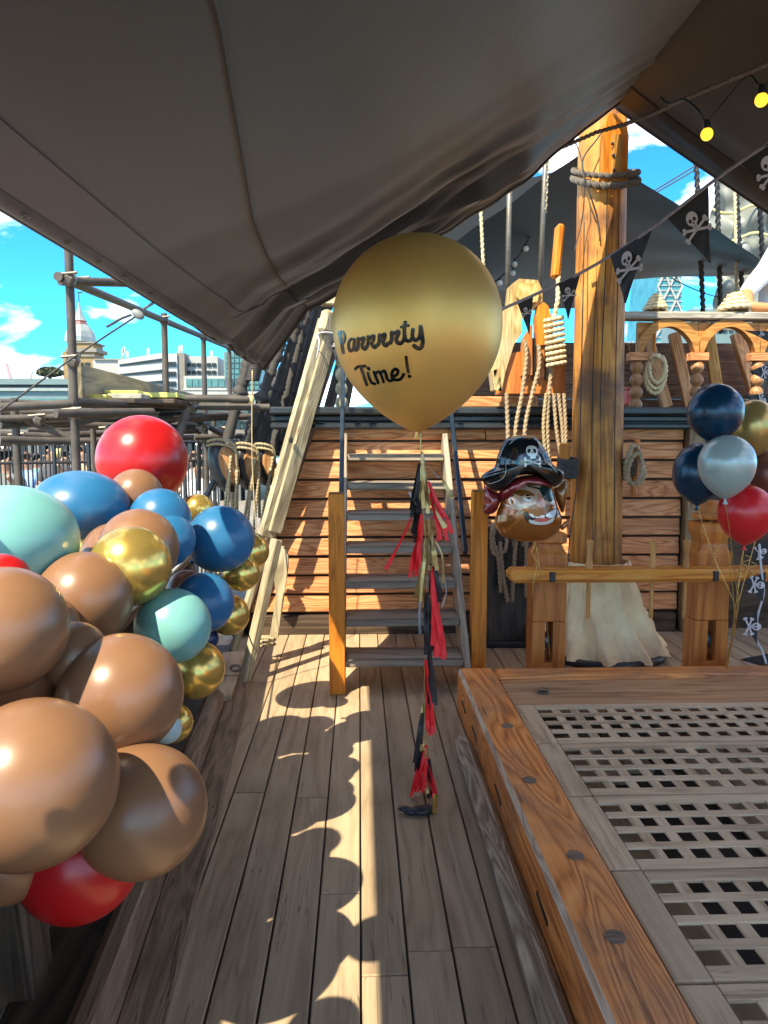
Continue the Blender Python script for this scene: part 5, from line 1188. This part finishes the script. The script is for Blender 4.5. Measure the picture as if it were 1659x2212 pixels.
# ================================================================== people
def person(name, label, joints, edges, mats, group=None, hair=(.05, .03, .02), headdir=V((0, -1, 0)), base=None, parts=True):
    """joints: {name: (x,y,z,r)}; edges: [(a,b,matindex)] - one continuous skin"""
    ks = list(joints); me = bpy.data.meshes.new('body'); me.from_pydata([joints[k][:3] for k in ks], [(ks.index(a), ks.index(b)) for a, b, _ in edges], [])
    o = bpy.data.objects.new('tmp', me); C.objects.link(o)
    sk = o.modifiers.new('s', 'SKIN'); sk.use_smooth_shade = True
    for i, k in enumerate(ks): r = joints[k][3]; me.skin_vertices[0].data[i].radius = (r, r * (joints[k][4] if len(joints[k]) > 4 else 1)); me.skin_vertices[0].data[i].use_root = (k == 'pelvis')
    sb = o.modifiers.new('d', 'SUBSURF'); sb.levels = sb.render_levels = 2
    dg = bpy.context.evaluated_depsgraph_get(); m2 = bpy.data.meshes.new_from_object(o.evaluated_get(dg)); bpy.data.objects.remove(o)
    m2.name = 'body'
    m2.materials.clear()
    for m in mats: m2.materials.append(m)
    segs = [(V(joints[a][:3]), V(joints[b][:3]), mi) for a, b, mi in edges]
    for p in m2.polygons:
        best = 9e9; c = p.center
        for a, b, mi in segs:
            d = b - a; t = max(0, min(1, (c - a).dot(d) / d.length_squared)); q = (a + d * t - c).length
            if q < best: best = q; p.material_index = mi
        p.use_smooth = True
    bs = V(base) if base else V((joints['pelvis'][0], joints['pelvis'][1], min(j[2] for j in joints.values())))
    t = thing(name, bs, label, 'person', group); b = bpy.data.objects.new('body', m2); C.objects.link(b); b.parent = t; b.location = -bs
    h = V(joints['head'][:3]); hr = joints['head'][3]; f = headdir.normalized(); sd = V((-f.y, f.x, 0))
    mb = MB()
    R3 = Matrix((sd, f, V((0, 0, 1)))).transposed()
    vs = []; n = 16; k = 8
    for i in range(k + 1):
        a = pi * .62 * i / k
        for j in range(n):
            az = 2 * pi * j / n; fr = sin(az); rr = hr * 1.12; drop = 1 if fr < .3 else .42
            aa = a * drop; vs.append(h + R3 @ V((rr * .95 * sin(aa) * cos(az), rr * 1.08 * sin(aa) * sin(az), rr * 1.12 * cos(aa) + hr * .12)))
    mb.add(vs, [(i * n + j, i * n + (j + 1) % n, (i + 1) * n + (j + 1) % n, (i + 1) * n + j) for i in range(k) for j in range(n)])
    mb.build('hair', plain('hair_%d' % int(hair[0] * 1000), hair, .6, 0, .3, 60), t, smooth=True)
    SKN = mats[0]
    MB().ball(h + R3 @ V((0, hr * 1.0, -.1 * hr)), hr * .2, 8, 6, (1, 1, 1.3)).build('nose', SKN, t, smooth=True)
    for s in (-1, 1):
        MB().ball(h + R3 @ V((s * hr * .36, hr * .86, hr * .08)), hr * .05, 8, 6).build('eye', CAULK, t, smooth=True)
        MB().ball(h + R3 @ V((s * hr * .95, 0, -.02 * hr)), hr * .22, 8, 6, (.5, 1, 1.4)).build('ear', SKN, t, smooth=True)
    MB().ball(h + R3 @ V((0, hr * .86, -hr * .5)), hr * .2, 8, 6, (1.4, .4, .35)).build('mouth', plain('lips', (.4, .13, .1), .5), t, smooth=True)
    return t
SKIN1 = plain('skin_tan', (.48, .21, .08), .5, 0, .1, 10); SKIN2 = plain('skin_fair', (.36, .20, .125), .5, 0, .1, 10)
def cloth(nm, c): return plain('cloth_' + nm, c, .8, 0, .15, 12, .2)
# the person leaning on the quarterdeck rail at the right edge
ex = P(1622, 672, RY - .02); sh_ = P(1652, 590, RY + .25)
ox_ = sh_.x + .16
J = {'pelvis': (ox_ + .1, RY + .52, QZ + .93, .15), 'waist': (ox_ + .06, RY + .44, QZ + 1.12, .15), 'chest': (ox_ + .0, RY + .34, QZ + 1.33, .165), 'neck': (ox_ - .02, RY + .26, QZ + 1.50, .06), 'chin': (ox_ - .04, RY + .18, QZ + 1.58, .06), 'head': (ox_ - .05, RY + .15, QZ + 1.66, .095),
     'sl': (sh_.x, RY + .27, sh_.z, .085), 'slv': (ex.x + .035, RY + .15, (sh_.z * .45 + ex.z * .55), .062), 'el': (ex.x + .005, RY + .02, ex.z + .035, .045), 'wr': (ex.x + .22, RY - .03, ZR + .065, .032), 'hd': (ex.x + .3, RY - .03, ZR + .06, .028),
     'sr': (ox_ + .2, RY + .27, sh_.z, .085), 'er': (ox_ + .28, RY + .05, ZR + .08, .05), 'wrr': (ox_ + .06, RY - .03, ZR + .065, .035),
     'hl': (ox_ + .0, RY + .54, QZ + .85, .1), 'kl': (ox_ - .02, RY + .48, QZ + .48, .075), 'al': (ox_ - .02, RY + .55, QZ + .08, .05), 'fl': (ox_ - .02, RY + .40, QZ + .04, .045),
     'hr': (ox_ + .2, RY + .54, QZ + .85, .1), 'kr': (ox_ + .2, RY + .50, QZ + .48, .075), 'ar': (ox_ + .2, RY + .58, QZ + .08, .05), 'fr': (ox_ + .2, RY + .43, QZ + .04, .045)}
E = [('pelvis', 'waist', 1), ('waist', 'chest', 1), ('chest', 'neck', 1), ('neck', 'chin', 0), ('chin', 'head', 0), ('chest', 'sl', 1), ('sl', 'slv', 1), ('slv', 'el', 0), ('el', 'wr', 0), ('wr', 'hd', 0), ('chest', 'sr', 1), ('sr', 'er', 1), ('er', 'wrr', 0), ('pelvis', 'hl', 2), ('hl', 'kl', 2), ('kl', 'al', 2), ('al', 'fl', 3), ('pelvis', 'hr', 2), ('hr', 'kr', 2), ('kr', 'ar', 2), ('ar', 'fr', 3)]
person('person', 'person in a white T-shirt and dark trousers leaning an elbow on the quarterdeck rail', J, E, [SKIN1, cloth('white', (.75, .74, .73)), cloth('black', (.03, .03, .035)), cloth('shoe', (.02, .02, .02))])

# ================================================================== RIVERSIDE: ground, water and the scaffold along the quay
GZ = -.75
structure(MB().box((0, 900, GZ - 1.55), (4200, 2200, .1)).build('ground', plain('ground_paving', (.24, .22, .20), .85, 0, .2, .2), loc=(0, 900, GZ - 1.6)))
structure(MB().box((-19, 15, GZ - .25), (36, 60, .5)).build('quay', plain('quay_paving', (.20, .18, .15), .85, 0, .25, 1.2, .2), loc=(-19, 15, GZ - .25)))
structure(MB().box((0, 130, GZ - 1.45), (900, 180, .1)).build('river', plain('river_water', (.10, .11, .09), .12, 0, .2, .3, .3, bscale=1.5), loc=(0, 130, GZ - 1.45)))
sc = thing('scaffold', (-1.9, 6, GZ), 'rusty grey tube scaffold with toe boards standing along the quay left of the ship', 'scaffold')
SXs = -1.88
def tubeo(a, b, r=.024, nm='tube', mat=STEEL): return MB().tube([V(a), V(b)], r, 12).build(nm, mat, sc, smooth=False, angle=50)
def coupler(p, nm='coupler'): MB().box(p, (.075, .075, .075), Euler((.3, .4, .2)), .02).build(nm, GALV, sc); MB().tube([V(p) + V((-.06, -.03, .02)), V(p) + V((.06, -.04, .03))], .009, 6).build('bolt', GALV, sc)
ups = [(148, 540, 4.62), (325, 690, None), (413, 725, None), (455, 755, None)]
zt_ = P(125, 597, 4.55)
pa = P(148, 700, 4.62); tubeo((pa.x, 4.62, GZ), P(148, 535, 4.62), .026, 'upright')
A_, B_ = P(125, 597, 4.5), P(560, 778, 11.5)
tubeo(A_, B_, .027, 'top_rail'); tubeo(P(130, 607, 4.6), P(310, 612, 5.2), .027, 'transom')
for px, y in ((325, 6.6), (413, 8.0), (455, 9.3)):
    t_ = (y - A_.y) / (B_.y - A_.y); q = A_.lerp(B_, t_); tubeo((q.x, y, GZ), q + V((0, 0, .06)), .027, 'upright'); coupler(q)
coupler(P(150, 603, 4.56)); coupler(P(178, 612, 4.9)); coupler(P(158, 780, 4.6))
# walls of tubes at working level
for (a, b) in (((0, 880, 4.4), (158, 872, 4.6)), ((120, 893, 4.35), (330, 890, 4.9)), ((160, 868, 4.62), (402, 878, 5.6)), ((250, 895, 4.9), (420, 900, 6.0)), ((0, 905, 5.2), (160, 900, 5.4)), ((0, 918, 5.2), (260, 905, 6.0)), ((60, 915, 5.5), (420, 925, 6.2)), ((0, 938, 5.6), (170, 945, 5.9)), ((130, 940, 5.8), (440, 930, 6.6)), ((400, 860, 5.4), (545, 863, 5.5)), ((0, 868, 6.4), (420, 884, 7.4)), ((0, 890, 6.6), (300, 896, 7.2)), ((60, 930, 6.8), (420, 915, 7.6)), ((0, 950, 4.9), (160, 954, 5.2)), ((160, 915, 5.0), (300, 880, 6.4)), ((40, 900, 5.3), (160, 950, 5.4)), ((240, 940, 5.8), (400, 900, 6.2)), ((420, 905, 6.2), (520, 960, 7.0)), ((430, 878, 5.5), (582, 880, 5.6)), ((300, 905, 5.2), (520, 895, 6.4)), ((380, 905, 6), (620, 898, 6.6)), ((160, 900, 4.7), (420, 885, 6.5)), ((0, 958, 6.3), (430, 944, 7.2)), ((420, 945, 6.8), (640, 938, 7.3))):
    tubeo(P(*a), P(*b), .026, 'ledger')
MB().lathe([(.029, -.02), (.029, .02)], 14, P(542, 863, 5.5), Matrix.Rotation(pi / 2, 3, 'Y')).build('end_cap', plain('cap_yellow', (.75, .62, .2), .4), sc, angle=40)
tubeo(P(402, 890, 5.3), P(372, 985, 5.1), .03, 'brace'); tubeo(P(30, 860, 5.3), P(42, 1060, 5.3), .027, 'upright'); tubeo(P(200, 905, 5.9), P(206, 1060, 5.9), .022, 'upright')
for px in (430, 462, 500): tubeo(P(px, 905, 6.9), P(px, 1060, 6.9), .02, 'upright')
for (x, y, Y) in ((85, 905, 5.25), (40, 945, 5.6), (160, 893, 4.55), (235, 930, 5.6), (395, 905, 5.5), (410, 880, 5.5), (440, 925, 6.3), (330, 900, 5.3), (270, 940, 6.1), (480, 930, 6.8), (440, 950, 6.9)): coupler(P(x, y, Y))
TOE = wood('toeboard', (.11, .085, .05), (.22, .175, .10), (.31, .26, .16), 'Y', rings=6, size=.7)
xt = P(166, 800, 4.85).x; zb_, zt2 = P(166, 860, 4.85).z, P(166, 786, 4.85).z
for a, b in ((4.85, 6.7), (6.72, 9.4), (9.42, 12)): box('toe_board', TOE, sc, (xt, (a + b) / 2, (zb_ + zt2) / 2), (.04, b - a, zt2 - zb_), None, .004)
MB().box((xt - .002, 4.84, (zb_ + zt2) / 2), (.09, .05, zt2 - zb_ + .02), None, .004).build('board_end', TOE, sc)
YEL = plain('board_yellow', (.55, .50, .12), .6, 0, .4, 30); 
for i, (p0, p1, y0, y1) in enumerate(((165, 232, 852, 862), (232, 308, 850, 861), (225, 300, 843, 850), (310, 385, 848, 859))):
    a, b = P(p0, y1, 5.0 + i * .1), P(p1 - 2, y0, 5.0 + i * .1); yc = 5.0 + .1 * i + .6
    MB().box(((a.x + b.x) / 2, yc, (a.z + b.z) / 2), (abs(b.x - a.x), 1.2, abs(b.z - a.z)), None, .004).build('board', YEL if i != 1 else plain('board_grey', (.34, .33, .27), .7, 0, .3, 20), sc)
box('deck_board', darkw('X'), sc, ((P(165, 870, 5.0).x + P(392, 870, 5.2).x) / 2, 5.6, P(165, 866, 5.0).z), (P(392, 870, 5.2).x - P(165, 870, 5.0).x, 1.2, .03), None, .004)
# canopy guy with a small block, tied to the scaffold
blk = thing('guy_block', P(298, 678, 3.6), 'small grey pulley block on the canopy guy line', 'block')
MB().ball(P(298, 679, 3.55), .024, 14, 10, Matrix.Rotation(.6, 3, 'Y') @ Matrix.Diagonal((1.35, .6, .85))).build('shell', plain('block_grey', (.22, .23, .22), .5), blk, smooth=True)
MB().tube([P(310, 668, 3.5), P(322, 660, 3.4), P(330, 655, 3.36)], .006, 6).build('shackle', GALV, blk, smooth=True)
lash('guy_line', 'black guy line running from the pulley block down to the left edge', [P(296, 682, 3.55), P(150, 778, 3.4), P(0, 888, 3.2), P(-60, 925, 3.15)], .005, TARRED, 'rope', 2)
lash('guy_tail', 'short black rope tail hanging from the pulley block', [P(284, 680, 3.55), P(262, 688, 3.55), P(245, 698, 3.55), P(230, 706, 3.55)], .006, TARRED, 'rope')

# ================================================================== far riverside buildings
WHITE = plain('render_white', (.34, .335, .315), .8, 0, .06, .5); STONE = plain('stone_yellow', (.26, .17, .075), .85, 0, .2, 1.5, .2, bscale=3); GLASSG = plain('glass_green', (.07, .17, .17), .35, 0, .25, .4, spec=.3); GLASSD = plain('glass_dark', (.018, .028, .032), .4, 0, .3, .4, spec=.25); PALEG = plain('cladding_aqua', (.13, .19, .19), .5, 0, .08, .3); LEAD = plain('lead_white', (.25, .28, .27), .45, 0, .15, .8); CONC = plain('concrete', (.20, .18, .15), .85, 0, .15, .4); RDK = plain('red_band', (.35, .12, .10), .6)
def bldbox(par, nm, px0, px1, py0, py1, Y, depth, mat, dy=0):
    a, b = P(px0, py1, Y), P(px1, py0, Y); return MB().box(((a.x + b.x) / 2, Y + depth / 2 + dy, (a.z + b.z) / 2), (abs(b.x - a.x), depth, abs(b.z - a.z))).build(nm, mat, par)
def windows(par, px0, px1, py0, py1, Y, nx, ny, fx=.7, fy=.6, mat=None):
    for i in range(nx):
        for j in range(ny):
            a = px0 + (px1 - px0) * (i + (1 - fx) / 2) / nx; b = a + (px1 - px0) * fx / nx; c = py0 + (py1 - py0) * (j + (1 - fy) / 2) / ny; d = c + (py1 - py0) * fy / ny
            bldbox(par, 'window', a, b, c, d, Y, .3, mat or GLASSD, -.25)
tw = thing('domed_tower', P(172, 870, 215), 'yellow brick tower with a white lead dome, spire and weather vane', 'tower')
bldbox(tw, 'shaft', 145, 203, 760, 1000, 215, 8, STONE)
bldbox(tw, 'cornice', 141, 208, 752, 760, 214.3, 9.4, CONC); bldbox(tw, 'band', 144, 204, 766, 770, 214.6, 8.8, CONC); bldbox(tw, 'attic', 147, 201, 740, 752, 215, 8, STONE); bldbox(tw, 'upper_cornice', 144, 204, 738, 741, 214.6, 8.8, CONC)
for y in (800, 830, 856): bldbox(tw, 'band', 144, 204, y, y + 3, 214.7, 8.6, CONC)
bldbox(tw, 'window', 184, 194, 783, 815, 214.8, .5, GLASSD); bldbox(tw, 'window', 155, 165, 783, 815, 214.8, .5, GLASSD)
cq = P(174, 740, 219); u_ = 215 / FPX
def octl(prof, nm, mat):
    MB().lathe([(r * u_ * 1.08, h * u_) for r, h in prof], 8, (cq.x, 219, cq.z), Matrix.Rotation(pi / 8, 3, 'Z')).build(nm, mat, tw)
octl([(29, 0), (29, 10), (26, 22), (19, 33), (12, 39)], 'dome', LEAD); octl([(12, 37), (14, 39), (12, 43), (14, 45)], 'lantern_band', RDK); octl([(13, 45), (7, 58), (2.5, 75), (1.2, 84)], 'spire', LEAD); octl([(.9, 83), (.7, 104)], 'mast', BLACKPAINT)
MB().box((cq.x + .4, 219, cq.z + 104 * u_), (1.4, .1, .35)).build('weather_vane', BLACKPAINT, tw)
of = thing('white_office', P(340, 830, 190), 'white office block with dark window bands and rooftop aerials', 'building')
def face(nm, pts, Y0, Y1, mat, th=.6):
    vs = [P(*pts[0], Y0), P(*pts[1], Y1), P(*pts[2], Y1), P(*pts[3], Y0)]; return MB().prism(vs, (0, th, 0)).build(nm, mat, of)
bldbox(of, 'wall', 203, 280, 778, 850, 196, 20, WHITE); bldbox(of, 'roof', 203, 282, 775, 778, 195.5, 21, CONC)
face('wall', [(255, 778), (350, 762), (350, 850), (255, 850)], 185, 180, WHITE, 20)
for k in range(3): face('window_band', [(258, 787 + 21 * k), (349, 774 + 24 * k), (349, 779 + 24 * k), (258, 791 + 21 * k)], 184.6, 179.5, GLASSD, 1)
bldbox(of, 'side_wall', 350, 382, 764, 850, 180.5, 16, plain('render_shade', (.40, .42, .42), .8, 0, .1, .5)); windows(of, 354, 381, 776, 840, 180.4, 4, 3, .7, .5)
bldbox(of, 'stair_tower', 382, 398, 762, 850, 181, 14, CONC)
bldbox(of, 'rear_block', 398, 470, 770, 850, 184, 14, WHITE); windows(of, 402, 468, 780, 845, 183.9, 6, 4, .75, .45)
for (x, y0, y1) in ((263, 754, 776), (266, 749, 775), (273, 758, 774), (318, 752, 768), (385, 748, 763), (390, 745, 763), (455, 758, 770)):
    a, b = P(x, y1, 188), P(x, y0, 188); MB().tube([a, b], .16, 6).build('aerial', LEAD, of); MB().box(b + V((.3, 0, -.8)), (.5, .3, 1.6)).build('antenna_panel', WHITE, of)
gl_ = thing('glass_block', P(500, 850, 170), 'pale gridded glass office beside the shrouds', 'building')
bldbox(gl_, 'wall', 485, 560, 760, 860, 170, 20, PALEG); windows(gl_, 486, 560, 762, 855, 169.9, 7, 8, .8, .75, GLASSG)
bldbox(gl_, 'wing', 398, 486, 812, 860, 160, 10, WHITE); windows(gl_, 402, 486, 816, 838, 159.9, 6, 1, .86, .8, GLASSG); bldbox(gl_, 'parapet', 396, 490, 838, 843, 159.5, 11, WHITE)
lg_ = thing('low_glass_building', P(70, 870, 140), 'long low green glass building with aqua roof bands at the left edge', 'building')
for i, (y0, y1, m) in enumerate(((818, 830, PALEG), (830, 838, GLASSD), (838, 844, LEAD), (844, 862, PALEG), (862, 874, GLASSG), (874, 900, WHITE), (900, 960, GLASSD))): bldbox(lg_, ['roof_band', 'window_band', 'ledge', 'wall_band', 'window_band', 'wall_band', 'base'][i], -120, 146, y0, y1, 140 + (i % 2) * .6, 18, m)
windows(lg_, -40, 146, 862, 874, 140.2, 16, 1, .8, .9, GLASSG)
rg_ = thing('riverside_terrace', P(330, 900, 90), 'low pale terrace building with green glazing behind the scaffold', 'building')
for i, (y0, y1, m) in enumerate(((846, 852, WHITE), (852, 868, GLASSG), (868, 874, WHITE), (874, 898, GLASSD), (898, 906, CONC), (906, 990, GLASSG))): bldbox(rg_, ['parapet', 'glazing', 'ledge', 'glazing', 'ledge', 'base'][i], 200, 640, y0, y1, 92 + (i % 2) * .4, 12, m)
windows(rg_, 200, 640, 906, 960, 91.8, 30, 2, .7, .7, GLASSD)
for i, (x0, y0, x1, y1, m) in enumerate(((24, 822, 13, 785, plain('crane_pink', (.6, .25, .25), .6)), (64, 822, 68, 802, plain('crane_grey', (.35, .38, .42), .6)))):
    o = MB().bar(P(x0, y0, 300), P(x1, y1, 300), 1.0, 1.0).build('crane', m); tag(o, ['pink tower crane jib on the far left skyline', 'small grey crane jib on the far left skyline'][i], 'crane')
ct = thing('rooftop_tree', P(108, 822, 150), 'round dark tree standing above the low glass building', 'tree')
c_ = P(108, 806, 150); rt2 = random.Random(5); mb = MB(); UN = 150 / FPX
for i in range(1500):
    d = V((rt2.gauss(0, 1), rt2.gauss(0, 1), rt2.gauss(0, 1))).normalized() * rt2.uniform(.55, 1.0) ** .5; s = .34
    p = c_ + V((d.x * 25 * UN, d.y * 20 * UN, d.z * 12 * UN * (1 if d.z > 0 else .5))) * (1 + .1 * sin(i)); a = V((rt2.gauss(0, 1), rt2.gauss(0, 1), rt2.gauss(0, 1))).normalized(); b = a.orthogonal().normalized(); mb.add([p + a * s, p + b * s, p - a * s, p - b * s], [(0, 1, 2, 3)])
mb.build('crown', plain('leaf_dark', (.06, .065, .03), .7, 0, .4, .5), ct, fix=False)
MB().tube([P(108, 828, 150), P(108, 806, 150)], lambda t: .5 - .2 * t, 8).build('trunk', darkw('Z'), ct)
# skyscrapers behind the quarterdeck rail
sk1 = thing('glass_tower', P(1395, 700, 260), 'curved blue glass tower above the quarterdeck rail', 'building')
mb = MB(); c_ = P(1390, 760, 265); mb.lathe([(26 * 265 / FPX, 0), (26 * 265 / FPX, 148 * 265 / FPX)], 24, (c_.x, 275, c_.z - 20)); mb.build('facade', plain('glass_blue', (.08, .20, .30), .1, 0, .3, .3), sk1, angle=30)
for i in range(12):
    a = pi + pi * (i + .5) / 12; MB().box((c_.x + 26.2 * 265 / FPX * cos(a), 275 + 26.2 * 265 / FPX * sin(a), c_.z - 20 + 74 * 265 / FPX), (.5, .5, 148 * 265 / FPX)).build('mullion', LEAD, sk1)
sk2 = thing('glass_tower', P(1445, 700, 300), 'tapering teal glass skyscraper with a white lattice above the quarterdeck rail', 'building')
a0, a1, b0, b1 = P(1408, 740, 300), P(1476, 740, 300), P(1426, 560, 300), P(1470, 560, 300)
MB().prism([a0, a1, b1, b0], (0, 30, 0)).build('facade', plain('glass_teal', (.06, .22, .24), .12, 0, .25, .2), sk2)
for i in range(16):
    t0 = i / 16; p, q = a0.lerp(b0, t0), a1.lerp(b1, t0); MB().box((p + q) / 2 + V((0, -.2, 0)), ((q - p).length, .3, .5)).build('floor_band', LEAD, sk2)
for (s0, s1) in ((0, .5), (.5, 0), (.5, 1), (1, .5)):
    for k in range(3):
        p = a0.lerp(b0, k / 3).lerp(a1.lerp(b1, k / 3), s0); q = a0.lerp(b0, (k + 1) / 3).lerp(a1.lerp(b1, (k + 1) / 3), s1); MB().bar(p + V((0, -.5, 0)), q + V((0, -.5, 0)), .8, .6).build('lattice', WHITE, sk2)
sk3 = thing('stone_block', P(1520, 700, 200), 'pale blocky building far behind the right shrouds', 'building'); bldbox(sk3, 'wall', 1488, 1600, 668, 780, 210, 20, PALEG); windows(sk3, 1490, 1600, 672, 720, 209.8, 8, 3)
# wrapped scaffold sheeting at the upper right
shp = thing('plastic_sheeting', P(1620, 520, 10.5), 'crumpled grey plastic sheeting hung behind the right shrouds', 'sheeting')
def shf(u, v):
    p = P(1548 + 230 * u, 372 + 330 * v + 14 * sin(u * 5), 10.5)
    return p + V((0, .16 * sin(9 * u + 5 * v) * sin(4 * v + 3 * u) + .07 * sin(23 * u - 14 * v) + .05 * sin(31 * v + 9 * u), 0))
MB().grid(shf, 40, 50).build('sheet', plain('plastic_grey', (.20, .21, .185), .4, 0, .12, 2, .2, bscale=4), shp, smooth=True, fix=False)
for k in range(3): MB().tube([P(1540 + 240 * t / 12, 452 + 60 * k + 10 * sin(t), 10.3) for t in range(13)], .02, 6).build('strap', plain('strap_yellow', (.55, .47, .2), .6), shp, smooth=True)

# ================================================================== crowd, railings and lights on the quay
fc = thing('quay_fence', (-3.6, 9.2, GZ), 'dark metal railing with thin bars along the quay', 'fence')
fa, fb = P(-30, 1000, 9.6), P(480, 1000, 10.6)
for z in (GZ + .12, GZ + 1.15): MB().tube([V((fa.x, fa.y, z)), V((fb.x, fb.y, z))], .02, 6).build('rail', BLACKPAINT, fc)
for i in range(64):
    p = fa.lerp(fb, i / 63); MB().tube([(p.x, p.y, GZ), (p.x, p.y, GZ + 1.15)], .008, 5, False).build('bar', BLACKPAINT, fc)
f2 = thing('scaffold_fence', (-3.4, 7.4, GZ), 'dark mesh fence panels behind the scaffold in front of the crowd', 'fence')
g0_, g1_ = P(-40, 1000, 7.6), P(470, 1000, 8.6)
for z in (1.5 - .26, 1.5 - .05): MB().tube([V((g0_.x, g0_.y, z)), V((g1_.x, g1_.y, z))], .018, 6).build('rail', BLACKPAINT, f2)
for i in range(58):
    p = g0_.lerp(g1_, i / 57); MB().tube([(p.x, p.y, GZ), (p.x, p.y, 1.46)], .009 if i % 8 else .024, 5, False).build('bar', BLACKPAINT, f2)
pv = thing('riverside_pavilion', P(150, 1000, 26), 'dark pavilion front of tall posts and glass behind the crowd', 'pavilion')
bldbox(pv, 'wall', -140, 560, 938, 1090, 27, 3, GLASSD); bldbox(pv, 'fascia', -140, 560, 928, 941, 26.4, 4, plain('fascia_brown', (.16, .14, .12), .7)); bldbox(pv, 'sill', -140, 560, 978, 983, 26.6, .5, plain('sill_teal', (.10, .20, .20), .6))
for i in range(46): x = -130 + i * 15; bldbox(pv, 'post', x, x + 2.5, 941, 1090, 26.5, .3, plain('post_grey', (.12, .13, .13), .7) if i % 3 else BLACKPAINT)
lash('festoon_wire', 'thin wire of white bulbs above the crowd on the quay', [P(-20, 968, 12), P(64, 950, 12), P(150, 960, 12), P(280, 945, 12), P(430, 955, 12)], .006, TARRED, 'cable')
WB = plain('bulb_white_lit', (.9, .9, .88), .3, 0, .03, 5, emit=(1, .97, .9), estr=1.0)
for i, (x, y) in enumerate(((6, 965), (47, 959), (64, 951), (85, 954), (101, 958), (118, 960), (135, 959), (148, 958), (188, 958), (213, 954), (425, 958), (440, 957))):
    tag(MB().ball(P(x, y, 11.9), .026, 10, 8).build('festoon_globe', WB, smooth=True), ['first', 'second', 'third', 'fourth', 'fifth', 'sixth', 'seventh', 'eighth', 'ninth', 'tenth', 'eleventh', 'twelfth'][i] + ' small white festoon globe from the left above the crowd', 'lamp', 'white globes above the crowd')
CW = [(57, 1002, 13, (.22, .36, .62), 'person in a light blue shirt sitting left of the tall scaffold pole', 0), (80, 1002, 15, (.12, .30, .30), 'person in a teal top sitting beside the blue shirt', 0), (118, 982, 11.5, (.06, .06, .07), 'person in black holding up a yellow cup before the fence', 1), (140, 996, 14, (.25, .32, .45), 'person in a grey blue top right beside the tall pole', 0), (12, 1000, 9.5, (.15, .16, .15), 'person in dark grey at the left edge above the aqua balloon', 1),
      (100, 1004, 17, (.25, .18, .12), 'person in brown sitting far back on the quay', 0), (420, 1000, 13, (.35, .33, .30), 'person in white seen between scaffold and deadeye', 1), (438, 990, 14, (.55, .30, .18), 'person in an orange top just left of the deadeyes', 1), (178, 985, 15, (.35, .28, .16), 'person in beige behind the tall pole', 1), (430, 1015, 10.5, (.5, .5, .48), 'person in light grey sitting below the person in white', 0)]
for i, (px, py, Y, colr, lab, pose) in enumerate(CW):
    hx = P(px, py - 10, Y); z0 = GZ; hh = hx.z - z0; s = 1.0
    hz = hx.z; X = hx.x; k = 1.0
    if hh < 1.0: hz = z0 + 1.15; hh = 1.15
    st_ = hh > 1.45
    pel = z0 + .92 * hh / 1.62 if st_ else z0 + .48
    J = {'pelvis': (X, Y, pel, .14), 'chest': (X, Y, hz - .38, .16), 'neck': (X, Y, hz - .19, .055), 'head': (X, Y - .01, hz, .095), 'sl': (X - .19, Y, hz - .30, .07), 'el': (X - .24, Y - .08, hz - .58, .05), 'wl': (X - .12, Y - .3, hz - .5, .035), 'hl': (X - .1, Y - .38, hz - .48, .035), 'sr': (X + .19, Y, hz - .30, .07), 'er': (X + .26, Y - .1, hz - .55, .05), 'wr': (X + .2, Y - .32, hz - (.25 if pose else .5), .035), 'hr': (X + .18, Y - .38, hz - (.2 if pose else .48), .035)}
    E = [('pelvis', 'chest', 1), ('chest', 'neck', 1), ('neck', 'head', 0), ('chest', 'sl', 1), ('sl', 'el', 1), ('el', 'wl', 0), ('wl', 'hl', 0), ('chest', 'sr', 1), ('sr', 'er', 1), ('er', 'wr', 0), ('wr', 'hr', 0)]
    for sg, nm in ((-1, 'l'), (1, 'r')):
        if st_: J['k' + nm] = (X + sg * .1, Y - .02, z0 + .48, .07); J['a' + nm] = (X + sg * .1, Y, z0 + .06, .05)
        else: J['k' + nm] = (X + sg * .12, Y - .42, z0 + .48, .075); J['a' + nm] = (X + sg * .12, Y - .42, z0 + .06, .05)
        J['f' + nm] = (J['a' + nm][0], J['a' + nm][1] - .14, z0 + .04, .045)
        E += [('pelvis', 'k' + nm, 2), ('k' + nm, 'a' + nm, 2), ('a' + nm, 'f' + nm, 2)]
    person('person', lab, J, E, [SKIN2, cloth('crowd%d' % i, colr), cloth('denim', (.06, .08, .13))], 'crowd on the quay', hair=random.Random(i).choice([(.03, .02, .015), (.10, .05, .025), (.22, .14, .07)]), headdir=V((sin(i * 2.1), -abs(cos(i * 2.1)) - .2, 0)))
    if not st_:
        se = thing('stool', (X, Y + .02, z0), 'plain dark stool under the ' + lab.split(' sitting')[0], 'stool', 'stools on the quay')
        MB().box((X, Y + .02, z0 + .33), (.36, .36, .04), None, .01).build('seat', BLACKPAINT, se)
        for dx in (-.14, .14):
            for dy in (-.14, .14): MB().box((X + dx, Y + .02 + dy, z0 + .155), (.03, .03, .31)).build('leg', BLACKPAINT, se)
cup = P(126, 988, 11.1); cp = thing('cup', cup, 'yellow cup held by the person in black on the quay', 'cup'); MB().lathe([(.035, 0), (.045, .13), (.04, .13), (.032, .01)], 12, cup).build('cup', plain('cup_yellow', (.75, .6, .15), .4), cp, smooth=True)
